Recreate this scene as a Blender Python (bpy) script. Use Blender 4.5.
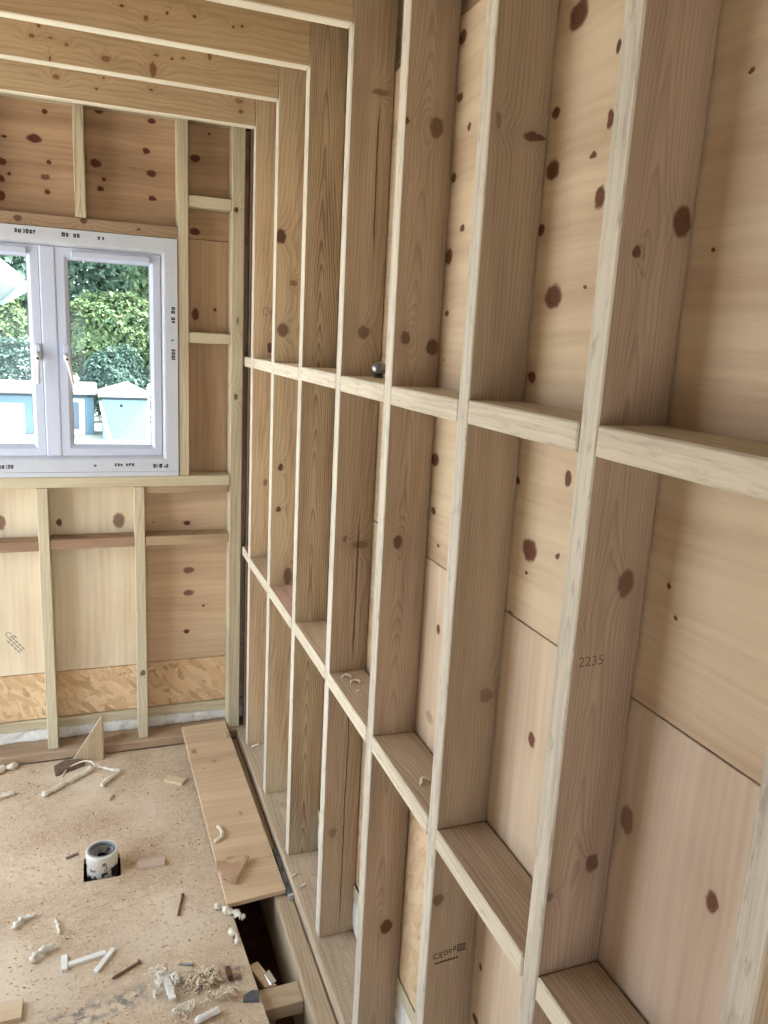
import bpy, bmesh, math, random
from mathutils import Vector, Matrix, noise as mnoise

random.seed(7)
for o in list(bpy.data.objects):
    bpy.data.objects.remove(o)
scene = bpy.context.scene
COL = scene.collection

# ------------------------------------------------------------------ camera
# world: x to the right (stud faces of the right wall at x = 0), y into the room, z up (top of the sole plates = 0), metres
cam_data = bpy.data.cameras.new('camera')
cam_data.sensor_fit = 'VERTICAL'
cam_data.sensor_height = 36.0
cam_data.lens = 27.14
cam_data.clip_start = 0.02
cam = bpy.data.objects.new('camera', cam_data)
COL.objects.link(cam)
cam.matrix_world = Matrix((
    (0.93677561, 0.02789532, -0.348817, -0.635),
    (-0.34616332, 0.21974873, -0.91207536, 0.0),
    (0.05120946, 0.9751576, 0.21551158, 1.895),
    (0, 0, 0, 1)))
scene.camera = cam

# ------------------------------------------------------------------ sky and sun
world = bpy.data.worlds.new('sky')
scene.world = world
world.use_nodes = True
bg = world.node_tree.nodes['Background']
bg.inputs[0].default_value = (0.80, 0.90, 1.0, 1)
bg.inputs[1].default_value = 2.6

sun_data = bpy.data.lights.new('sun', 'SUN')
sun_data.energy = 9.0
sun_data.angle = math.radians(2.0)
sun_data.color = (1.0, 0.94, 0.84)
sun = bpy.data.objects.new('sun', sun_data)
COL.objects.link(sun)
# the sun stands high to the right, over the roof
sun.rotation_euler = Vector((-0.75, 0.12, -1.0)).to_track_quat('-Z', 'Y').to_euler()


def portal(loc, rot, sx, sy):
    d = bpy.data.lights.new('opening_portal', 'AREA')
    d.shape = 'RECTANGLE'
    d.size, d.size_y = sx, sy
    d.cycles.is_portal = True
    o = bpy.data.objects.new('opening_portal', d)
    o.location = loc
    o.rotation_euler = rot
    COL.objects.link(o)


# the daylight openings of the shell (left wall, rear wall, window in the back wall)
LX = -2.2                      # inner face of the left wall
LO = (1.75, 3.42, 0.0, 2.45)    # opening in the left wall: y0, y1, z0, z1
RY = -2.4                      # inner face of the rear wall (behind the camera)
RO = (-1.7, -0.7, 0.0, 2.05)    # opening in the rear wall: x0, x1, z0, z1
portal((LX - .05, (LO[0] + LO[1]) / 2, (LO[2] + LO[3]) / 2), (0, -math.pi / 2, 0), LO[3] - LO[2], LO[1] - LO[0])
portal(((RO[0] + RO[1]) / 2, RY - .05, (RO[2] + RO[3]) / 2), (math.pi / 2, 0, 0), RO[1] - RO[0], RO[3] - RO[2])
portal((-0.80, 3.62, 1.77), (-math.pi / 2, 0, 0), 1.0, 0.96)

vs = scene.view_settings
vs.view_transform = 'Standard'
vs.look = 'None'
vs.gamma = 1.0
vs.use_curve_mapping = False
vs.exposure = 1.27

KNOTS = {
  'R_up': [(1.206,2.426,0.027,0.021,1),(1.249,2.29,0.013,0.01,1),(1.242,2.198,0.02,0.016,1),(1.125,2.2,0.009,0.005,1),(1.095,2.133,0.013,0.017,1),(1.089,2.245,0.009,0.013,1),(1.262,2.102,0.01,0.01,1),(1.203,1.986,0.027,0.02,1),(1.11,1.998,0.006,0.004,1),(1.25,1.845,0.013,0.01,1),(1.088,2.343,0.005,0.011,1),(1.649,2.531,0.017,0.015,1),(1.644,2.413,0.015,0.009,1),(1.649,2.251,0.013,0.011,1),(1.588,2.141,0.011,0.009,1),(1.647,2.087,0.018,0.017,1),(1.638,1.964,0.011,0.008,1),(1.589,2.342,0.009,0.008,1),(1.102,1.684,0.01,0.014,1),(1.201,1.53,0.025,0.021,1),(1.109,1.544,0.006,0.005,1),(1.205,1.486,0.006,0.004,1),(1.266,1.649,0.008,0.008,1),(1.248,1.388,0.009,0.005,1),(1.649,1.629,0.022,0.015,1),(1.639,1.507,0.014,0.009,1),(1.599,1.432,0.008,0.004,1)],
  'R_near': [(0.81,2.236,0.004,0.004,1),(0.833,2.031,0.004,0.004,1),(0.831,1.579,0.004,0.004,1),(0.81,1.539,0.004,0.004,1)],
  'R_low': [(1.131,1.18,0.011,0.014,1),(1.239,0.444,0.014,0.01,1),(1.238,0.582,0.007,0.009,1),(1.567,1.234,0.01,0.011,1),(1.583,0.999,0.022,0.014,0.4)],
  'R_lownear': [(0.852,1.194,0.014,0.023,0.7),(0.672,1.19,0.011,0.016,1)],
  'S7': [(0.096,2.068,0.014,0.02,1),(0.031,2.024,0.007,0.009,1),(0.078,1.573,0.013,0.021,0.8),(-0.004,1.516,0.006,0.007,1),(0.08,1.112,0.012,0.015,0.9),(0.008,1.067,0.007,0.007,0.6)],
  'S6': [(0.09,2.251,0.022,0.007,1),(0.018,2.27,0.005,0.012,0.5),(0.088,1.212,0.014,0.015,0.5),(0.016,0.753,0.013,0.014,0.7)],
  'S5': [(0.074,2.35,0.017,0.021,0.8),(0.002,2.356,0.008,0.009,1),(0.029,1.905,0.011,0.015,0.8),(0.097,1.887,0.015,0.018,0.9),(0.039,1.428,0.012,0.017,0.9),(0.069,0.349,0.017,0.022,1)],
  'S4': [(0.061,1.917,0.016,0.019,0.7),(0.08,2.519,0.023,0.008,0.6),(0.081,1.315,0.024,0.011,0.6),(0.032,1.334,0.006,0.009,0.6),(0.032,0.38,0.013,0.019,0.4)],
  'S3': [(0.146,-0.557,0.01,0.014,0.3)],
  'S2': [(0.017,2.246,0.019,0.026,1),(0.032,1.917,0.02,0.026,0.8),(0.068,2.087,0.015,0.011,0.6),(0.035,1.402,0.009,0.015,1),(0.03,1.235,0.009,0.01,1),(0.074,0.959,0.017,0.036,0.8)],
  'S1': [(0.074,1.844,0.011,0.021,1),(0.064,1.263,0.009,0.014,0.7)],
  'B_up': [(-0.783,2.716,0.012,0.01,1),(-0.826,2.61,0.028,0.016,1),(-0.775,2.528,0.01,0.009,1),(-0.791,2.471,0.018,0.012,0.8),(-0.785,2.416,0.012,0.01,1),(-0.934,2.604,0.01,0.006,1),(-0.95,2.511,0.02,0.013,1),(-0.923,2.468,0.008,0.007,1),(-0.953,2.446,0.015,0.013,1),(-0.956,2.383,0.017,0.018,1),(-0.582,2.745,0.017,0.01,1),(-0.377,2.735,0.016,0.011,1),(-0.399,2.618,0.015,0.012,1),(-0.598,2.546,0.022,0.016,1),(-0.38,2.533,0.019,0.015,1),(-0.582,2.449,0.014,0.01,1),(-0.568,2.489,0.008,0.008,1),(-0.377,2.434,0.016,0.01,1)],
  'B_rup': [(-0.159,2.76,0.016,0.008,1),(-0.199,2.614,0.021,0.015,1),(-0.142,2.718,0.005,0.005,1),(-0.201,2.318,0.022,0.014,1)],
  'B_rmid': [(-0.2,1.969,0.015,0.026,1),(-0.114,1.994,0.006,0.008,1)],
  'B_low': [(-0.792,1.038,0.012,0.017,1),(-0.541,1.041,0.026,0.035,0.8),(-1.023,1.046,0.017,0.033,0.8),(-0.24,1.018,0.015,0.011,1),(-0.233,0.788,0.025,0.015,0.8),(-0.233,0.675,0.025,0.015,0.8),(-0.244,0.48,0.013,0.011,1),(-0.165,0.605,0.006,0.007,1)],
  'header': [(-0.892,2.293,0.015,0.012,1),(-0.65,2.306,0.013,0.012,1),(-0.44,2.292,0.008,0.005,1)],
  'J1': [(-0.729,2.768,0.012,0.009,0.7),(-0.067,2.784,0.016,0.009,0.6),(-0.06,2.745,0.01,0.008,0.8),(-0.398,2.773,0.007,0.004,1),(-0.592,2.751,0.004,0.004,1),(-0.567,2.79,0.004,0.004,1)],
  'J2': [(-0.567,2.735,0.014,0.01,0.7),(-0.421,2.726,0.011,0.023,0.8),(-0.783,2.765,0.008,0.006,0.8),(-0.762,2.797,0.005,0.005,0.8),(-0.733,2.709,0.004,0.009,0.8),(-0.728,2.769,0.007,0.004,0.6),(-0.682,2.756,0.006,0.005,0.7),(-0.41,2.77,0.009,0.004,0.7),(-0.324,2.775,0.008,0.005,0.6),(-0.238,2.796,0.006,0.013,0.7),(-0.361,2.769,0.005,0.004,1)],
  'J3': [(-0.468,2.733,0.007,0.008,0.8),(-0.412,2.755,0.005,0.004,1),(-0.338,2.761,0.006,0.005,1),(-0.532,2.751,0.005,0.004,1),(-0.229,2.753,0.004,0.004,1),(-0.204,2.759,0.004,0.004,1),(-0.512,2.65,0.005,0.004,1)],
}
# ------------------------------------------------------------------ node helpers
class NT:
    def __init__(self, name):
        self.m = bpy.data.materials.new(name)
        self.m.use_nodes = True
        self.t = self.m.node_tree
        self.b = self.t.nodes['Principled BSDF']
        self.out = self.t.nodes['Material Output']

    def n(self, kind, **kw):
        x = self.t.nodes.new(kind)
        for k, v in kw.items():
            setattr(x, k, v)
        return x

    def put(self, sock, v):
        if isinstance(v, bpy.types.NodeSocket):
            self.t.links.new(v, sock)
        elif isinstance(v, (tuple, list)) and len(v) == 3 and sock.type == 'RGBA':
            sock.default_value = (*v, 1)
        else:
            sock.default_value = v

    def math(self, op, a, b=None, c=None, clamp=False):
        x = self.n('ShaderNodeMath', operation=op, use_clamp=clamp)
        self.put(x.inputs[0], a)
        if b is not None:
            self.put(x.inputs[1], b)
        if c is not None:
            self.put(x.inputs[2], c)
        return x.outputs[0]

    def vec(self, x, y, z=0.0):
        c = self.n('ShaderNodeCombineXYZ')
        for i, v in enumerate((x, y, z)):
            self.put(c.inputs[i], v)
        return c.outputs[0]

    def coords(self):
        tc = self.n('ShaderNodeTexCoord')
        s = self.n('ShaderNodeSeparateXYZ')
        self.t.links.new(tc.outputs['Object'], s.inputs[0])
        return tc.outputs['Object'], s.outputs

    def noise(self, vec, scale=1.0, detail=2.0, rough=.5, dist=0.0):
        x = self.n('ShaderNodeTexNoise')
        self.put(x.inputs['Vector'], vec)
        x.inputs['Scale'].default_value = scale
        x.inputs['Detail'].default_value = detail
        x.inputs['Roughness'].default_value = rough
        x.inputs['Distortion'].default_value = dist
        return x.outputs[0]

    def ramp(self, v, stops):
        x = self.n('ShaderNodeValToRGB')
        e = x.color_ramp.elements
        while len(e) < len(stops):
            e.new(.5)
        for k, (p, c) in enumerate(stops):
            e[k].position = p
            e[k].color = (c, c, c, 1) if not isinstance(c, tuple) else (*c, 1)
        self.put(x.inputs[0], v)
        return x.outputs[0]

    def mix(self, f, a, b, mode='MIX'):
        x = self.n('ShaderNodeMix', data_type='RGBA', blend_type=mode)
        self.put(x.inputs[0], f)
        self.put(x.inputs[6], a)
        self.put(x.inputs[7], b)
        return x.outputs[2]

    def rng(self, v, a, b, c, d):
        x = self.n('ShaderNodeMapRange')
        self.put(x.inputs[0], v)
        for i, q in enumerate((a, b, c, d)):
            x.inputs[1 + i].default_value = q
        return x.outputs[0]

    def bump(self, h, strength, dist=.002):
        x = self.n('ShaderNodeBump')
        x.inputs['Strength'].default_value = strength
        x.inputs['Distance'].default_value = dist
        self.put(x.inputs['Height'], h)
        self.t.links.new(x.outputs[0], self.b.inputs['Normal'])

    def done(self, color, rough=.7, spec=.25):
        self.put(self.b.inputs['Base Color'], color)
        self.put(self.b.inputs['Roughness'], rough)
        self.b.inputs['Specular IOR Level'].default_value = spec
        return self.m


def lin(r, g, b):
    f = lambda c: (c / 255 / 12.92) if c / 255 <= .04045 else ((c / 255 + .055) / 1.055) ** 2.4
    return (f(r), f(g), f(b))


def grey(c, k):
    """pull a colour towards its own luminance (weathered timber)"""
    y = .2126 * c[0] + .7152 * c[1] + .0722 * c[2]
    return tuple((q + (y - q) * k) * t for q, t in zip(c, (.985, .985, .94)))


# node group: one elliptical knot; adds its mask and pushes the grain aside
def knot_group():
    g = bpy.data.node_groups.new('knot', 'ShaderNodeTree')
    I = g.interface
    for nm, st in (('Coord', 'NodeSocketVector'), ('Center', 'NodeSocketVector'), ('InvRad', 'NodeSocketVector'),
                   ('Dark', 'NodeSocketFloat'), ('Mask', 'NodeSocketFloat'), ('Push', 'NodeSocketFloat')):
        I.new_socket(nm, in_out='INPUT', socket_type=st)
    for nm in ('Mask', 'Push'):
        I.new_socket(nm, in_out='OUTPUT', socket_type='NodeSocketFloat')
    N, L = g.nodes, g.links
    gi, go = N.new('NodeGroupInput'), N.new('NodeGroupOutput')
    s = N.new('ShaderNodeVectorMath'); s.operation = 'SUBTRACT'
    L.new(gi.outputs[0], s.inputs[0]); L.new(gi.outputs[1], s.inputs[1])
    m = N.new('ShaderNodeVectorMath'); m.operation = 'MULTIPLY'
    L.new(s.outputs[0], m.inputs[0]); L.new(gi.outputs[2], m.inputs[1])
    ln = N.new('ShaderNodeVectorMath'); ln.operation = 'LENGTH'
    L.new(m.outputs[0], ln.inputs[0])
    mr = N.new('ShaderNodeMapRange'); mr.interpolation_type = 'SMOOTHSTEP'
    mr.inputs[1].default_value = 1.22; mr.inputs[2].default_value = .78
    L.new(ln.outputs['Value'], mr.inputs[0])
    a = N.new('ShaderNodeMath'); a.operation = 'MULTIPLY'
    L.new(mr.outputs[0], a.inputs[0]); L.new(gi.outputs[3], a.inputs[1])
    mx = N.new('ShaderNodeMath'); mx.operation = 'MAXIMUM'
    L.new(a.outputs[0], mx.inputs[0]); L.new(gi.outputs[4], mx.inputs[1])
    L.new(mx.outputs[0], go.inputs[0])
    p = N.new('ShaderNodeMath'); p.operation = 'MULTIPLY'; p.inputs[1].default_value = -.55
    L.new(ln.outputs['Value'], p.inputs[0])
    e = N.new('ShaderNodeMath'); e.operation = 'POWER'; e.inputs[0].default_value = 2.718
    L.new(p.outputs[0], e.inputs[1])
    ad = N.new('ShaderNodeMath'); ad.operation = 'ADD'
    L.new(e.outputs[0], ad.inputs[0]); L.new(gi.outputs[5], ad.inputs[1])
    L.new(ad.outputs[0], go.inputs[1])
    return g


KNOT = knot_group()


def add_knots(n, V, knots):
    """V: in-plane coordinate vector; returns mask, push"""
    # small wobble so that the knots are not perfect ellipses
    w = n.n('ShaderNodeTexNoise')
    n.put(w.inputs['Vector'], V)
    w.inputs['Scale'].default_value = 55
    va = n.n('ShaderNodeVectorMath', operation='MULTIPLY_ADD')
    n.put(va.inputs[0], w.outputs[1])
    va.inputs[1].default_value = (.012, .012, 0)
    vb = n.n('ShaderNodeVectorMath', operation='ADD')
    n.put(va.inputs[2], V)
    n.put(vb.inputs[0], va.outputs[0])
    vb.inputs[1].default_value = (-.006, -.006, 0)
    mask, push = 0.0, 0.0
    for (a, b, ra, rb, d) in knots:
        g = n.n('ShaderNodeGroup', node_tree=KNOT)
        n.put(g.inputs[0], vb.outputs[0])
        g.inputs[1].default_value = (a, b, 0)
        g.inputs[2].default_value = (1 / ra, 1 / rb, 0)
        g.inputs[3].default_value = d
        n.put(g.inputs[4], mask)
        n.put(g.inputs[5], push)
        mask, push = g.outputs[0], g.outputs[1]
    return mask, push


# sawn softwood: growth rings around a wandering pith, fibre streaks, knots
def timber(name, grain, face, light, dark, knots=(), seed=0, freq=150, ring=.34, w0=.05, depth=.05, tilt=.02, kcol=(78, 60, 49), cracks=(), smudge=0.0):
    n = NT(name)
    light, dark = grey(light, .38), grey(dark, .38)
    P, xyz = n.coords()
    across = [i for i in range(3) if i not in (grain, face)][0]
    g, w, d = xyz[grain], xyz[across], xyz[face]
    ia = [i for i in range(3) if i != face]
    V = n.vec(xyz[ia[0]], xyz[ia[1]])
    wob = n.noise(n.vec(n.math('MULTIPLY_ADD', g, 1.3, seed * 3.7), n.math('MULTIPLY', w, 5.0), n.math('MULTIPLY', d, 5.0)), 1.0, 3)
    wob2 = n.noise(n.vec(n.math('MULTIPLY_ADD', g, 5.0, seed * 1.3), n.math('MULTIPLY', w, 22.0), 0.0), 1.0, 2)
    mask, push = add_knots(n, V, knots) if knots else (0.0, 0.0)
    ww = n.math('SUBTRACT', w, w0)
    r = n.math('SQRT', n.math('ADD', n.math('POWER', ww, 2.0), depth * depth))
    q = n.math('MULTIPLY_ADD', n.math('MULTIPLY_ADD', g, tilt, r), freq, n.math('MULTIPLY', wob, freq * .06))
    q = n.math('ADD', q, n.math('MULTIPLY', wob2, 1.6))
    q = n.math('ADD', q, n.math('MULTIPLY', push, -5.0))
    rings = n.ramp(n.math('FRACT', q), [(0, 0.0), (.45, .15), (.86, 1.0), (1.0, 0.0)])
    fib = n.noise(n.vec(n.math('MULTIPLY_ADD', g, 5.0, seed), n.math('MULTIPLY', w, 420.0), n.math('MULTIPLY', d, 420.0)), 1.0, 2)
    blot = n.noise(n.vec(n.math('MULTIPLY_ADD', g, 1.7, seed * 5.1), n.math('MULTIPLY', w, 14.0), n.math('MULTIPLY', d, 14.0)), 1.0, 4, .6)
    f = n.math('MULTIPLY', rings, ring)
    f = n.math('ADD', f, n.rng(blot, .35, .7, -.12, .42))
    f = n.math('ADD', f, n.rng(fib, .3, .7, -.16, .16))
    f = n.math('ADD', f, n.math('MULTIPLY', push, .26), clamp=True)
    col = n.mix(f, light, dark)
    if knots:
        kring = n.ramp(n.math('FRACT', n.math('MULTIPLY', push, 9.0)), [(0, .65), (1.0, 1.0)])
        kc = n.mix(kring, lin(kcol[0] * .72, kcol[1] * .7, kcol[2] * .7), lin(kcol[0] * 1.35, kcol[1] * 1.25, kcol[2] * 1.15))
        col = n.mix(mask, col, kc)
    for (a, b0, b1, wd) in cracks:                # drying splits along the grain (a across, b0..b1 along)
        dx = n.math('ABSOLUTE', n.math('SUBTRACT', n.math('ADD', w, n.math('MULTIPLY_ADD', wob2, .012, -.006)), a))
        c1 = n.rng(dx, wd, wd * .3, 0, 1)
        c2 = n.math('MULTIPLY', n.rng(g, b0, b0 + .08, 0, 1), n.rng(g, b1, b1 - .08, 0, 1))
        col = n.mix(n.math('MULTIPLY', c1, n.math('MULTIPLY', c2, .8)), col, lin(52, 34, 24))
    if smudge:                                   # grey handling marks
        sm = n.noise(n.vec(n.math('MULTIPLY_ADD', g, 14.0, seed), n.math('MULTIPLY', w, 60.0), 0.0), 1.0, 4, .7)
        col = n.mix(n.rng(sm, .54, .68, 0, smudge), col, lin(120, 112, 104))
    n.bump(n.math('ADD', n.math('MULTIPLY', fib, .6), n.math('MULTIPLY', rings, .4)), .25, .0012)
    return n.done(col, .72, .2)


# rotary cut plywood veneer: broad lazy streaks along `grain`, football knots
def plywood(name, grain, face, light, dark, knots=(), seed=0, kcol=(106, 72, 56), streak=14.0, contrast=.75, wave=.018):
    n = NT(name)
    light, dark = grey(light, .32), grey(dark, .32)
    P, xyz = n.coords()
    across = [i for i in range(3) if i not in (grain, face)][0]
    g, w = xyz[grain], xyz[across]
    ia = [i for i in range(3) if i != face]
    V = n.vec(xyz[ia[0]], xyz[ia[1]])
    mask, push = add_knots(n, V, knots) if knots else (0.0, 0.0)
    wv = n.noise(n.vec(n.math('MULTIPLY_ADD', g, 1.1, seed * 2.3), n.math('MULTIPLY', w, 1.5), 0.0), 1.0, 2)
    w2 = n.math('ADD', w, n.math('MULTIPLY', wv, wave * 4))
    w2 = n.math('ADD', w2, n.math('MULTIPLY', push, .012))
    s1 = n.noise(n.vec(n.math('MULTIPLY_ADD', g, .7, seed), n.math('MULTIPLY', w2, streak), 0.0), 1.0, 4, .55)
    s2 = n.noise(n.vec(n.math('MULTIPLY_ADD', g, 2.2, seed), n.math('MULTIPLY', w2, streak * 7), 0.0), 1.0, 2)
    s3 = n.noise(n.vec(n.math('MULTIPLY', g, 30.0), n.math('MULTIPLY', w2, 700.0), 0.0), 1.0, 1)
    cl = n.noise(n.vec(n.math('ADD', g, seed), w, 0.0), 2.2, 3)
    f = n.rng(s1, .36, .68, 0, .75 * contrast)
    f = n.math('ADD', f, n.rng(s2, .35, .7, -.12, .22 * contrast))
    f = n.math('ADD', f, n.rng(s3, .3, .7, -.07, .07))
    f = n.math('ADD', f, n.rng(cl, .35, .65, -.14, .16))
    f = n.math('ADD', f, n.math('MULTIPLY', push, .2), clamp=True)
    col = n.mix(f, light, dark)
    if knots:
        kring = n.ramp(n.math('FRACT', n.math('MULTIPLY', push, 7.0)), [(0, .2), (1.0, 1.0)])
        kc = n.mix(kring, lin(kcol[0] * .8, kcol[1] * .78, kcol[2] * .78), lin(kcol[0] * 1.2, kcol[1] * 1.15, kcol[2] * 1.1))
        col = n.mix(mask, col, kc)
    # a few resin pockets and nail holes
    vo = n.n('ShaderNodeTexVoronoi')
    n.put(vo.inputs['Vector'], n.vec(n.math('MULTIPLY', g, 4.0), n.math('MULTIPLY', w, 9.0), 0.0))
    vo.inputs['Scale'].default_value = 1.0
    col = n.mix(n.rng(vo.outputs['Distance'], .03, .015, 0, .8), col, lin(70, 48, 36))
    n.bump(n.math('ADD', s2, s3), .12, .001)
    return n.done(col, .66, .25)


# oriented strand board: flat flakes in random directions
def osb_mat(name, face, base=(1, 1, 1), soft=.2):
    n = NT(name)
    P, xyz = n.coords()
    ia = [i for i in range(3) if i != face]
    u, v = xyz[ia[0]], xyz[ia[1]]
    col = None
    for k, (rot, sc) in enumerate(((0.25, 1.0), (1.9, 1.15), (-.7, .85))):
        c, s = math.cos(rot), math.sin(rot)
        uu = n.math('MULTIPLY_ADD', u, c, n.math('MULTIPLY', v, s))
        vv = n.math('MULTIPLY_ADD', v, c, n.math('MULTIPLY', u, -s))
        vo = n.n('ShaderNodeTexVoronoi')
        vo.inputs['Randomness'].default_value = 1.0
        vo.inputs['Scale'].default_value = 1.0
        n.put(vo.inputs['Vector'], n.vec(n.math('MULTIPLY', uu, 13 * sc), n.math('MULTIPLY', vv, 52 * sc), k * 3.1))
        sp = n.n('ShaderNodeSeparateColor')
        n.put(sp.inputs[0], vo.outputs['Color'])
        fl = n.noise(n.vec(n.math('MULTIPLY', uu, 30.0), n.math('MULTIPLY', vv, 500.0), 0.0), 1.0, 1)
        t = n.math('ADD', sp.outputs[0], n.rng(fl, .3, .7, -.15, .15), clamp=True)
        cc = n.ramp(t, [(0, lin(176, 140, 104)), (.12, lin(206, 174, 134)), (.55, lin(224, 196, 158)), (1, lin(236, 214, 182))])
        if col is None:
            col, h = cc, sp.outputs[0]
        else:
            m = n.math('GREATER_THAN', sp.outputs[1], .52)
            col = n.mix(m, col, cc)
            h = n.math('MULTIPLY_ADD', m, sp.outputs[2], h)
    n.bump(h, .5, .003)
    col = n.mix(soft, col, lin(228, 206, 176))
    return n.done(n.mix(1.0, col, base, 'MULTIPLY'), .6, .3)


def plain(name, col, rough=.5, metal=0.0, spec=.4, var=.0, scale=30.0, bump=0.0):
    n = NT(name)
    P, xyz = n.coords()
    c = col
    if var:
        nz = n.noise(P, scale, 4, .6)
        c = n.mix(n.rng(nz, .3, .7, 0, 1), tuple(max(0, q * (1 - var)) for q in col), tuple(min(1, q * (1 + var)) for q in col))
        if bump:
            n.bump(nz, bump, .004)
    n.b.inputs['Metallic'].default_value = metal
    return n.done(c, rough, spec)


# ------------------------------------------------------------------ mesh helpers
def link(name, me, mat=None, parent=None):
    o = bpy.data.objects.new(name, me)
    COL.objects.link(o)
    if me is not None and mat is not None:
        me.materials.append(mat)
    if parent is not None:
        o.parent = parent
        o.matrix_parent_inverse = parent.matrix_basis.inverted()
    return o


def bm_box(bm, lo, hi):
    vs_ = [bm.verts.new((x, y, z)) for x in (lo[0], hi[0]) for y in (lo[1], hi[1]) for z in (lo[2], hi[2])]
    for f in ((0, 1, 3, 2), (4, 6, 7, 5), (0, 4, 5, 1), (2, 3, 7, 6), (0, 2, 6, 4), (1, 5, 7, 3)):
        bm.faces.new([vs_[i] for i in f])
    return vs_


def finish(name, bm, mat, parent=None, bevel=0.0, seg=1, smooth=False):
    bmesh.ops.recalc_face_normals(bm, faces=bm.faces)
    if bevel:
        bmesh.ops.bevel(bm, geom=list(bm.edges), offset=bevel, segments=seg, affect='EDGES', profile=.5)
    me = bpy.data.meshes.new(name)
    bm.to_mesh(me)
    bm.free()
    if smooth:
        for p in me.polygons:
            p.use_smooth = True
    return link(name, me, mat, parent)


def box(name, lo, hi, mat, parent=None, bevel=.002, seg=1, skew=None):
    bm = bmesh.new()
    vs_ = bm_box(bm, lo, hi)
    if skew:
        for v in vs_:
            skew(v.co)
    return finish(name, bm, mat, parent, bevel, seg)


def prism(name, pts, vec, mat, parent=None, bevel=0.0):
    """closed outline `pts` (3-D) extruded along vec"""
    bm = bmesh.new()
    a = [bm.verts.new(p) for p in pts]
    b = [bm.verts.new(Vector(p) + Vector(vec)) for p in pts]
    bm.faces.new(a)
    bm.faces.new(b[::-1])
    for i in range(len(pts)):
        j = (i + 1) % len(pts)
        bm.faces.new((a[j], a[i], b[i], b[j]))
    return finish(name, bm, mat, parent, bevel)


def bm_tube(bm, pts, rad, sides=8, cap=True):
    pts = [Vector(p) for p in pts]
    rads = rad if isinstance(rad, (list, tuple)) else [rad] * len(pts)
    rings = []
    for i, p in enumerate(pts):
        t = (pts[min(i + 1, len(pts) - 1)] - pts[max(i - 1, 0)]).normalized()
        up = Vector((0, 0, 1)) if abs(t.z) < .9 else Vector((1, 0, 0))
        a = t.cross(up).normalized()
        b = t.cross(a).normalized()
        rings.append([bm.verts.new(p + (a * math.cos(q) + b * math.sin(q)) * rads[i]) for q in [k * 2 * math.pi / sides for k in range(sides)]])
    for r0, r1 in zip(rings, rings[1:]):
        for k in range(sides):
            bm.faces.new((r0[k], r0[(k + 1) % sides], r1[(k + 1) % sides], r1[k]))
    if cap:
        bm.faces.new(rings[0])
        bm.faces.new(rings[-1][::-1])


def tube(name, pts, rad, mat, parent=None, sides=8):
    bm = bmesh.new()
    bm_tube(bm, pts, rad, sides)
    return finish(name, bm, mat, parent, smooth=True)


def lathe(name, prof, centre, mat, parent=None, n=32, closed=False):
    bm = bmesh.new()
    rings = []
    for r, z in prof:
        rings.append([bm.verts.new((centre[0] + r * math.cos(2 * math.pi * k / n), centre[1] + r * math.sin(2 * math.pi * k / n), centre[2] + z)) for k in range(n)])
    for a, b in zip(rings, rings[1:]):
        for k in range(n):
            bm.faces.new((a[k], a[(k + 1) % n], b[(k + 1) % n], b[k]))
    if closed:
        for k in range(n):
            bm.faces.new((rings[-1][k], rings[-1][(k + 1) % n], rings[0][(k + 1) % n], rings[0][k]))
    else:
        bm.faces.new(rings[0][::-1])
        bm.faces.new(rings[-1])
    return finish(name, bm, mat, parent, smooth=True)


def empty(name, loc=(0, 0, 0), rotz=0.0):
    o = bpy.data.objects.new(name, None)
    o.empty_display_size = .05
    o.location = loc
    o.rotation_euler = (0, 0, rotz)
    COL.objects.link(o)
    return o


def tag(o, label, cat, group=None, kind=None):
    o['label'] = label
    o['category'] = cat
    if group:
        o['group'] = group
    if kind:
        o['kind'] = kind
    return o


def struct(o, label=None, cat=None):
    o['kind'] = 'structure'
    if label:
        o['label'] = label
        o['category'] = cat
    return o


def text_mesh(name, body, size, mat, parent, origin, right, up, extrude=.0002):
    """flat lettering: `origin` lower left, `right`/`up` unit vectors of the surface"""
    cu = bpy.data.curves.new(name, 'FONT')
    cu.body = body
    cu.size = size
    cu.extrude = extrude
    cu.resolution_u = 2
    tmp = bpy.data.objects.new(name + '_curve', cu)
    me = bpy.data.meshes.new_from_object(tmp)
    bpy.data.objects.remove(tmp)
    r, u = Vector(right).normalized(), Vector(up).normalized()
    nn = r.cross(u)
    M = Matrix(((r.x, u.x, nn.x, origin[0]), (r.y, u.y, nn.y, origin[1]), (r.z, u.z, nn.z, origin[2]), (0, 0, 0, 1)))
    me.transform(M)
    me.materials.clear()
    return link(name, me, mat, parent)


# ------------------------------------------------------------------ colours
TL, TD = lin(216, 186, 144), lin(158, 118, 80)          # common stud timber
GL, GD = lin(214, 198, 158), lin(172, 148, 106)         # greenish treated timber
JL, JD = lin(214, 180, 126), lin(164, 124, 76)          # yellow joists
PL, PD = lin(226, 200, 164), lin(186, 146, 106)         # sheathing veneer
ink = plain('black_ink', (.012, .012, .014), .6)
# ------------------------------------------------------------------ the shell
FZ = -.045                      # top of the floor deck
BY = 3.505                      # stud faces of the back wall
BS = 3.607                      # inner face of the back wall's sheathing
RS = .118                       # inner face of the right wall's sheathing
STUD_FAR = [3.346, 2.934, 2.516, 2.089, 1.700, 1.304, .913, .532, .130, -.272, -.672, -1.07, -1.47, -1.87]
STUD_TOP = 2.90

weather = plain('breather_membrane', lin(150, 152, 150), .8, var=.1, scale=6)
edge_ply = plywood('raw_plywood', 0, 2, lin(214, 184, 140), lin(180, 142, 98), seed=3)

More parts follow.
